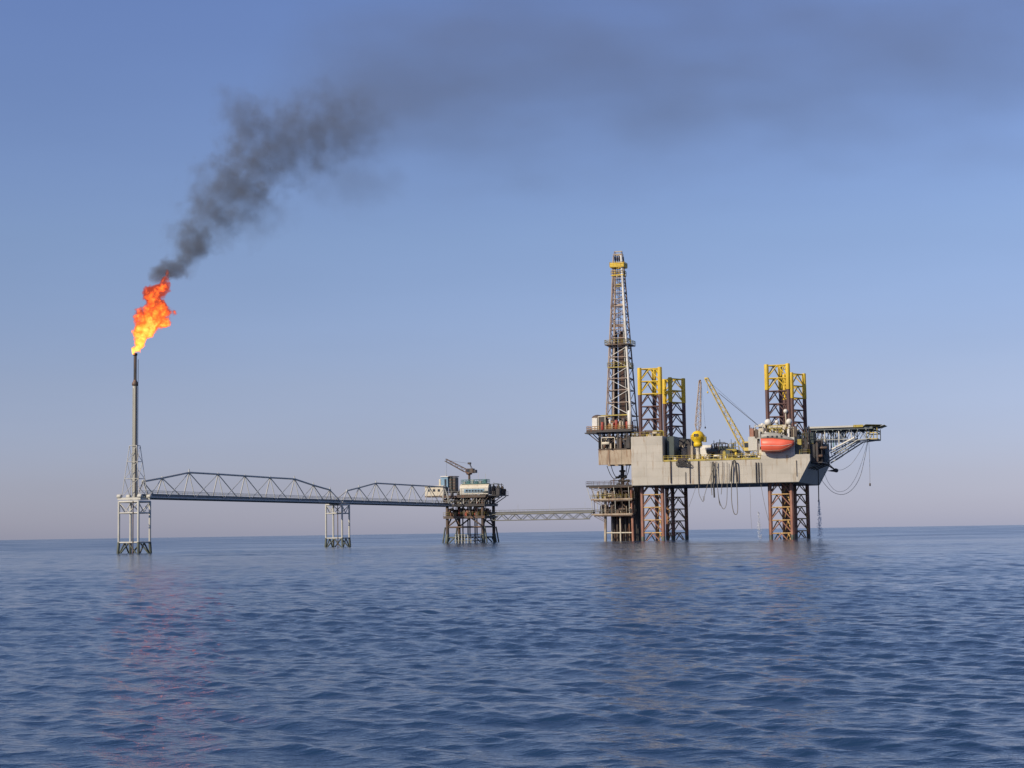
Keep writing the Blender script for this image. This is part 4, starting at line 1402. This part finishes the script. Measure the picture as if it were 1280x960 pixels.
CV = -1.2
uc, zc0 = onv(RF, 873, 577, CV)
_, zc1 = onv(RF, 873, 541, CV)
t = thing('deck_crane', 'crane with round yellow tub and steep brown boom amid the rig deck', 'crane', RF(uc, CV, zc0), 'deck cranes of the rig')
MB().lathe(RF(uc, CV, 21.35), [(.75, 0), (.6, .5), (.55, 3.6), (.8, 3.9)], 16).build('pedestal', cream, t)
MB().lathe(RF(uc, CV, 25.2), [(.75, 0), (1.15, .05), (1.15, .9), (1.0, 1.2), (1.75, 1.9), (1.8, 2.1)], 18).build('slew_tub', tubyellow, t)
MB().lathe(RF(uc, CV, 27.3), [(1.75, .0), (1.85, .1), (1.85, .5), (1.72, 1.1), (1.3, 1.75), (.8, 2.1), (.4, 2.2)], 18).build('cab_dome', tubyellow, t)
railing(t, RF, [(uc + 2.0 * math.cos(a), CV + 2.0 * math.sin(a)) for a in np.linspace(0, 6.283, 13)[:-1]], 27.25, tubyellow, 1.0, True)
MB().bbox(RF, uc + 1.4, uc + 2.3, CV - .6, CV + .6, 26.4, 27.9, .08).build('engine_box', olive, t)
MB().bbox(RF, uc - .7, uc + .5, CV - 1.9, CV - 1.7, 27.8, 28.6, .05).build('window', glassm, t)
ub, zb = onv(RF, 875, 477, CV + 5.0)
lattice_boom(t, RF(uc, CV, 29.3), RF(ub, CV + 5.0, zb), 1.5, .55, derrickt, 12, .2, .11)
MB().vessel(RF(ub, CV + 5.0, zb - .2), RF(ub, CV + 5.0, zb + .4), .3).build('boom_head', brownsteel, t)
for s in (-.35, .35):
    bar(t, 'boom_stay', RF(uc + s, CV - 1.0, 29.0), RF(ub + s * .3, CV + 5.0, zb), .05, darksteel)
hu_, hz_ = onv(RF, 881.5, 533, CV + 5)
bar(t, 'hoist_cable', RF(ub + .3, CV + 5.2, zb), RF(hu_, CV + 5, hz_), .04, darksteel)
MB().lathe(RF(hu_, CV + 5, hz_ - .6), [(.06, 0), (.18, .1), (.2, .4), (.05, .6)], 8).build('hook_block', darksteel, t)

CV2 = -.8
uc, zc0 = onv(RF, 932, 563, CV2)
t = thing('deck_crane', 'crane with long pale yellow boom leaning over the rig deck', 'crane', RF(uc, CV2, 22), 'deck cranes of the rig')
MB().lathe(RF(uc + .3, CV2 + 1, 21.35), [(.8, 0), (.7, .4), (.7, 2.0), (1.0, 2.3)], 14).build('pedestal', cream, t)
MB().bbox(RF, uc - .4, uc + 2.0, CV2 - .6, CV2 + 2.2, 23.7, 26.2, .12).build('cab', cranep, t)
MB().bbox(RF, uc - .2, uc + .9, CV2 - .66, CV2 - .58, 24.6, 25.8, .02).build('window', glassm, t)
ub, zb = onv(RF, 883, 473, CV2)
lattice_boom(t, RF(uc, CV2, 23.9), RF(ub, CV2, zb), 1.5, .8, cranep, 16, .26, .14)
uk, zk = onv(RF, 950, 534, CV2)
um, zm = onv(RF, 898, 491, CV2)
for s in (-.4, .4):
    bar(t, 'gantry_leg', RF(uc + 1.8, CV2 + 1 + s, 26.1), RF(uk, CV2 + 1 + s, zk), .2, cranep)
    bar(t, 'boom_stay', RF(uk, CV2 + .6 + s, zk), RF(um, CV2 + s, zm), .08, darksteel)
bar(t, 'boom_stay', RF(uk, CV2 + .9, zk), RF(ub + .6, CV2, zb - .8), .06, darksteel)
uy, zy = onv(RF, 884.5, 489, CV2)
bar(t, 'hoist_cable', RF(ub + .2, CV2, zb), RF(uy, CV2, zy), .05, darksteel)
MB().lathe(RF(uy, CV2, zy - .6), [(.06, 0), (.2, .1), (.22, .4), (.05, .6)], 8).build('hook_block', tubyellow, t)
bar(t, 'boom_head', RF(ub - .5, CV2, zb), RF(ub + .5, CV2, zb), .5, cranep)

# ---- lifeboat
LV = HV0 - 1.75
u0, zt = onv(RF, 951.5, 541.5, LV)
u1, zb = onv(RF, 993, 564.5, LV)
t = thing('lifeboat', 'orange lifeboat with grey canopy hung along the rig side', 'lifeboat', RF((u0 + u1) / 2, LV, zb))
def loft(stations, m, name, parent):
    mb = MB()
    k = len(stations[0][1])
    for u, ring in stations:
        mb.v += [RF(u, LV + v, z) for v, z in ring]
    for s in range(len(stations) - 1):
        for i in range(k):
            mb.f.append((s * k + i, s * k + (i + 1) % k, (s + 1) * k + (i + 1) % k, (s + 1) * k + i))
            mb.sm.append(True)
    mb.f += [tuple(range(k - 1, -1, -1)), tuple(range((len(stations) - 1) * k, len(stations) * k))]
    mb.sm += [False, False]
    return mb.build(name, m, parent)
Lb = u1 - u0
H = zt - zb
st_h, st_c = [], []
for q in np.linspace(0, 1, 15):
    w = 1.3 * (0.86 + .14 * min(1, q * 5)) * (1 - max(0, (q - .62) / .38) ** 2.2 * .92)
    keel = zb + H * (.05 * max(0, .15 - q) / .15 + .34 * max(0, (q - .55) / .45) ** 1.6)
    sh = zb + H * (.72 - .22 * max(0, q - .35))
    st_h.append((u0 + Lb * q, [(-w, sh), (-w * .97, (sh + keel) / 2), (-w * .8, keel + .08 * H), (0, keel), (w * .8, keel + .08 * H), (w * .97, (sh + keel) / 2), (w, sh)]))
    hc = H * .30 * (.8 if q < .08 else 1) * (1 - max(0, (q - .45) / .55) ** 1.7 * .9)
    w2 = w * .95
    st_c.append((u0 + Lb * q, [(-w2, sh + .02), (-w2 * .93, sh + hc * .55), (-w2 * .62, sh + hc * .92), (0, sh + hc), (w2 * .62, sh + hc * .92), (w2 * .93, sh + hc * .55), (w2, sh + .02)]))
loft(st_h, orangep, 'boat_hull', t)
loft(st_c, canopyg, 'canopy', t)
for s in (-1, 1):
    MB().tube([RF(u, LV + r[0 if s < 0 else 6][0] * 1.03, r[0][1]) for u, r in st_h], .07).build('fender_strake', legrust, t)
MB().tube([RF(u, LV + r[1][0] * 1.015, r[1][1] - .15) for u, r in st_h[:-1]], .045).build('grab_line', white, t)
MB().tube([RF(u, LV + r[2][0] * 1.02, r[2][1]) for u, r in st_h[:-1]], .08).build('bilge_keel', legrust, t)
for q in (.1, .9):
    u = u0 + Lb * q
    bar(t, 'lifting_hook', RF(u, LV, zb + H * .6), RF(u, LV, zb + H * (1.02 if q < .5 else .72)), .14, darksteel)
for q in (.22, .36, .5, .64):
    u = u0 + Lb * q
    MB().bbox(RF, u - .22, u + .22, LV - 1.34, LV - 1.2, zb + H * .74, zb + H * .84, .03).build('window', glassm, t)
MB().lathe(RF(u0 + Lb * .2, LV, zt - .3), [(.55, 0), (.55, .3), (.35, .5), (.1, .55)], 12).build('steering_dome', canopyg, t)
for q in (.28, .68):
    u = u0 + Lb * q
    d = MB().tube([RF(u, HV0 + .3, zb + .3), RF(u, HV0 + .2, zt + .7), RF(u - .5, LV + .3, zt + 1.1), RF(u - .6, LV, zt + .9)], .14).build('davit', darksteel, rig)
    bar(t, 'fall_wire', RF(u - .6, LV, zt + .9), RF(u - .6, LV, zt - .5), .09, darksteel)

# ---- helideck
HZ = 29.6
HN, HFAR = 7.5, 20.5                     # near and far truss planes
t = thing('helideck', 'grey overhanging helicopter deck on trusses beyond the lifeboat', 'helideck', RF(52, 14, HZ))
def hp(px, py, v=HN):
    u, z = onv(RF, px, py, v)
    return u, z
ue, _ = hp(1098, 534)
us, _ = hp(1008, 534)
pl = [(us, HN - 1), (ue - 4, HN - 1), (ue, HN + 2.5), (ue, HFAR - 2.5), (ue - 4, HFAR + 1), (us, HFAR + 1)]
MB().prism(RF, pl, HZ, HZ + .3).build('deck_plate', greydeck, t)
MB().box(RF, us, us + (ue - us) * .66, HN - 1.22, HN - 1.003, HZ - .05, HZ + .42).build('edge_fascia', pale, t)
MB().box(RF, us + (ue - us) * .66 + .05, ue - 3.9, HN - 1.22, HN - 1.003, HZ - .1, HZ + .55).build('edge_fascia', olive, t)
netp = [(ue - 4, HN - 1), (ue, HN + 2.5), (ue, HFAR - 2.5), (ue - 4, HFAR + 1)]
for (a, b), (c, d) in zip(netp[:-1], netp[1:]):
    nx, ny = (d - b), -(c - a)
    L = math.hypot(nx, ny)
    nx, ny = nx / L * 1.3, ny / L * 1.3
    mb = MB()
    mb.add([RF(a, b, HZ + .1), RF(c, d, HZ + .1), RF(c + nx, d + ny, HZ + .5), RF(a + nx, b + ny, HZ + .5), RF(a, b, HZ + .16), RF(c, d, HZ + .16), RF(c + nx, d + ny, HZ + .56), RF(a + nx, b + ny, HZ + .56)],
           [(0, 1, 2, 3), (7, 6, 5, 4), (0, 4, 5, 1), (1, 5, 6, 2), (2, 6, 7, 3), (3, 7, 4, 0)])
    mb.build('safety_net', olive, t)
for k in range(6):
    v = HN - .6 + k * (HFAR - HN + 1.2) / 5
    bar(t, 'deck_joist', RF(us + .2, v, HZ - .3), RF(ue - 1.5, v, HZ - .3), .25, deckdark, 'box', .55)
for k in range(9):
    u = us + .5 + (ue - us - 1.5) * k / 8
    bar(t, 'cross_beam', RF(u, HN - .8, HZ - .75), RF(u, HFAR + .8, HZ - .75), .25, deckdark, 'box', .35)
for v in (HN, (HN + HFAR) / 2, HFAR):
    near = v == HN
    for px, py in ((1014.5, 565), (1031.5, 558), (1049, 557), (1064.5, 547)):
        u, z = hp(px, py)
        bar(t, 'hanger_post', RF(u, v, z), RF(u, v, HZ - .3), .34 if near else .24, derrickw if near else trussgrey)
    (ua, za1), (ub1, zb1) = hp(1034, 565), hp(1068, 547)
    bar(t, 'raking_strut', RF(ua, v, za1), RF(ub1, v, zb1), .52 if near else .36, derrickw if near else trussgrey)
    (uc1, zc1_), (ud1, zd1) = hp(1030, 577), hp(1072, 550)
    bar(t, 'raking_strut', RF(uc1, v, zc1_), RF(ud1, v, zd1), .36, trussgrey)
    bar(t, 'lower_chord', RF(ud1, v, zd1), RF(ue - 2.5, v, zd1 + .3), .32, trussgrey)
    bar(t, 'lower_chord', RF(us, v, HZ - 3.2), RF(ub1, v, HZ - 3.2), .24, trussgrey)
    for k in range(5):
        A = RF(ua, v, za1).lerp(RF(ub1, v, zb1), (k + .1) / 5)
        B = RF(uc1, v, zc1_).lerp(RF(ud1, v, zd1), (k + .9) / 5)
        bar(t, 'strut_lacing', A, B, .14, trussgrey)
    n = 12
    for k in range(n):
        a, b = us + (ue - 2.5 - us) * k / n, us + (ue - 2.5 - us) * (k + 1) / n
        lo = HZ - 3.1 if b < ub1 else HZ - 2.9
        bar(t, 'truss_diagonal', RF(a, v, lo if k % 2 else HZ - .6), RF(b, v, HZ - .6 if k % 2 else lo), .15, trussgrey)
u0_, z0_ = hp(1083, 548.5)
u1_, z1_ = hp(1096, 537)
for u in (u0_, u0_ + (u1_ - u0_) / 3, u0_ + (u1_ - u0_) * 2 / 3, u1_):
    for v in (HN + .5, HFAR - 4):
        bar(t, 'access_cage', RF(u, v, z0_), RF(u, v, HZ - .3), .18, olive, 'box')
for z in (z0_, (z0_ + HZ) / 2):
    for v in (HN + .5, HFAR - 4):
        bar(t, 'access_cage', RF(u0_, v, z), RF(u1_, v, z), .22, cranep, 'box')
    for u in (u0_, u1_):
        bar(t, 'access_cage', RF(u, HN + .5, z), RF(u, HFAR - 4, z), .18, olive, 'box')
MB().box(RF, u0_, u1_, HN + .5, HFAR - 4, z0_ - .25, z0_ - .12).build('access_floor', greydeck, t)
for k in range(7):
    u, z = hp(1036 + k * 3.1, 541)
    _, zz0 = hp(1040, 560 - k * 2.2)
    bar(t, 'services_pipe', RF(u, HN + 4, zz0), RF(u, HN + 4, HZ - .6), .3, teal if k % 2 else deckdark, 'box')
# dark winch house and plant on the hull end under it
pbox(rig, 'winch_house', RF, 1011, 1023, 552, 579, 1.0, 9, darksteel)
pbox(rig, 'winch_house', RF, 1006, 1018, 541, 566, .2, 5, greenp)
clutter(rig, RF, 43.9, 46.4, -.4, 12, 20.35, 27.4, 50, [darksteel, darksteel, greenp, deckdark, brownsteel], 52, 1.1)
MB().box(RF, 43.55, 46.4, -.6, 14, 20.0, 20.3).build('end_platform', darksteel, rig)
for v in (0, 4.5, 9, 13.5):
    bar(rig, 'end_platform_brace', RF(42.6, v, 18.6), RF(46.2, v, 20.0), .3, darksteel)

# ---- anchor on its bracket
AV = 10.0
ua, za2 = onv(RF, 1031, 577, AV)
ub, zb = onv(RF, 1045, 588, AV)
t = thing('anchor', 'black anchor sticking out on an arm beneath the helideck', 'anchor', RF(ub, AV, zb))
bar(t, 'shank', RF(ua - 1.5, AV, za2 + .6), RF(ub, AV, zb), .5, rubber, 'box', .35)
MB().vessel(RF(ub, AV - .9, zb), RF(ub, AV + .9, zb), .55).build('crown', rubber, t)
for s in (-1, 1):
    mb = MB()
    mb.add([RF(ub + .2, AV + s * .5, zb + .4), RF(ub + .1, AV + s * .9, zb - .5), RF(ub - 2.4, AV + s * 1.1, zb - .1), RF(ub - .1, AV + s * .3, zb - .1)], [(0, 1, 2), (0, 3, 1), (0, 2, 3), (1, 3, 2)])
    mb.build('fluke', rubber, t)
MB().tube(sag(RF(ub - .3, AV, zb + .3), RF(43.6, AV, 24.5), .5), .1).build('chain', rubber, t)

# ------------------------------------------------------------------ hoses and lines
def hose(name, label, pts, v, r, m, cat='hose', group='hoses hanging over the rig side'):
    w = []
    for px, py in pts:
        u, z = onv(RF, px, py, v)
        w.append(RF(u, v, z))
    # smooth the way through the points
    sm_ = []
    for i in range(len(w) - 1):
        p0, p1, p2, p3 = w[max(i - 1, 0)], w[i], w[i + 1], w[min(i + 2, len(w) - 1)]
        for q in np.linspace(0, 1, 7)[:-1]:
            sm_.append(.5 * ((2 * p1) + (p2 - p0) * q + (2 * p0 - 5 * p1 + 4 * p2 - p3) * q * q + (3 * p1 - p0 - 3 * p2 + p3) * q ** 3))
    sm_.append(w[-1])
    MB().tube(sm_, r * .85).build(name, m, None, label, cat, group)


hv_ = HV0 - .55
hose('hose', 'grey hose with the deepest loop hanging below the middle of the hull', [(915, 576), (914.5, 600), (914.5, 625), (917, 640), (920, 643), (922, 638), (921.5, 615), (920, 595), (918.5, 577)], hv_, .13, hosegrey)
hose('hose', 'black hose arched over the deck edge beside the deepest loop', [(913.5, 602), (914, 588), (916, 578), (918, 576), (920, 580), (921, 603)], hv_ - .4, .2, rubber)
hose('hose', 'hose in a wide slack loop left of the deepest loop', [(896, 577), (896.5, 603), (899, 625), (904, 636), (908, 630), (909, 610), (909, 578)], hv_ - .1, .1, hosegrey)
hose('hose', 'thick black bundle of hose against the hull middle', [(891, 577), (891.5, 590), (892, 605), (893, 622)], hv_ - .2, .27, rubber)
hose('hose', 'thin hose beside the black bundle on the hull', [(888.5, 577), (889.5, 590), (889, 605), (890, 619)], hv_, .12, hosegrey)
hose('hose', 'pale hose just right of the black bundle on the hull', [(894.5, 577), (895, 590), (896.5, 605), (899, 628), (901, 632)], hv_ - .3, .1, hosegrey)
hose('hose', 'thin straight hose right of the wide slack loop', [(903, 577), (903, 592), (902.5, 605), (901.5, 618)], hv_, .1, hosegrey)
hose('hose', 'faded hose crossing the hull at a slant', [(893, 580), (888, 596), (884, 608), (881, 618), (880, 626)], hv_ - .5, .09, hosegrey)
hose('hose', 'hose below the round crane ending in a slack curl', [(873.5, 604), (873.6, 616), (876, 623), (879, 627), (879, 620)], hv_, .09, hosegrey)
hose('rope', 'rope slanting from the hull bottom towards the second leg', [(870, 608), (866, 620), (861, 634)], hv_, .05, rope, 'rope', 'ropes off the rig')
hose('rope', 'long rope slanting from the hull bottom to the right front leg', [(951, 605), (954, 622), (958, 640), (962, 655)], hv_, .06, rope, 'rope', 'ropes off the rig')
hose('rope', 'thin rope hanging straight below the hull near the right front leg', [(937, 606), (938, 625), (938.5, 645), (940, 662)], hv_, .04, rope, 'rope', 'ropes off the rig')
hose('cable', 'long outer cable sweeping from helideck end under the anchor', [(1085, 551), (1081, 572), (1075, 596), (1066, 611), (1054, 618), (1041, 615), (1030, 604), (1026, 597)], 15, .07, rope, 'cable', 'cables under the helideck')
hose('cable', 'middle cable sweeping from helideck end to the hull', [(1084.5, 551), (1078, 575), (1069, 598), (1058, 612), (1046, 614), (1036, 604), (1030, 590)], 15, .05, rope, 'cable', 'cables under the helideck')
hose('cable', 'short inner cable from helideck end to the anchor', [(1082, 551), (1074, 566), (1064, 580), (1053, 587), (1046, 587)], 15, .05, rope, 'cable', 'cables under the helideck')
hose('cable', 'upper slack cable under the helideck struts', [(1067, 551), (1058, 566), (1046, 575), (1034, 578)], 15, .04, rope, 'cable', 'cables under the helideck')
hose('cable', 'straight plumb cable with a weight below the helideck end', [(1086, 551), (1087, 575), (1087.5, 603)], 15, .05, rope, 'cable', 'cables under the helideck')
u, z = onv(RF, 1087.5, 605, 15)
MB().lathe(RF(u, 15, z - .6), [(.05, 0), (.2, .1), (.22, .7), (.05, .95)], 8).build('cable_weight', brownsteel, None, 'small weight at the foot of the plumb cable', 'weight')
hose('discharge_pipe', 'dark pipe hanging from the raked hull end above falling water', [(1022, 560), (1022.5, 580), (1023, 600), (1023.5, 628)], 18, .16, darksteel, 'pipe', 'discharge pipes')


# ------------------------------------------------------------------ falling discharge water
def falling_water(label, px, py0, py1, v, spread, count, seed):
    g = random.Random(seed)
    mb = MB()
    for i in range(count):
        k = g.random()
        py = py0 + (py1 - py0) * k
        u, z = onv(RF, px + 2.0 * k, py, v)
        s = spread * (.2 + k)
        c = RF(u + g.gauss(0, s), v + g.gauss(0, s), max(.1, z))
        q = g.uniform(.05, .13)
        mb.add([c + Vector((q, 0, 0)), c + Vector((-q * .5, q * .8, 0)), c + Vector((-q * .5, -q * .8, 0)), c + Vector((0, 0, q * 3))], [(0, 2, 1), (0, 1, 3), (1, 2, 3), (2, 0, 3)])
    mb.build('falling_water', waterdrop, None, label, None, None, 'stuff')


waterdrop, n, l = node_mat('falling_water_drops')
out = n.new('ShaderNodeOutputMaterial')
b = n.new('ShaderNodeBsdfPrincipled')
b.inputs['Base Color'].default_value = (0.75, 0.77, 0.8, 1)
b.inputs['Roughness'].default_value = 0.3
l.new(b.outputs[0], out.inputs[0])
falling_water('white spray falling from the hull end beside the rear leg', 1023.5, 625, 671, 18, .35, 420, 1)
falling_water('thin white spray falling left of the front leg', 948, 640, 674, 2, .3, 200, 2)
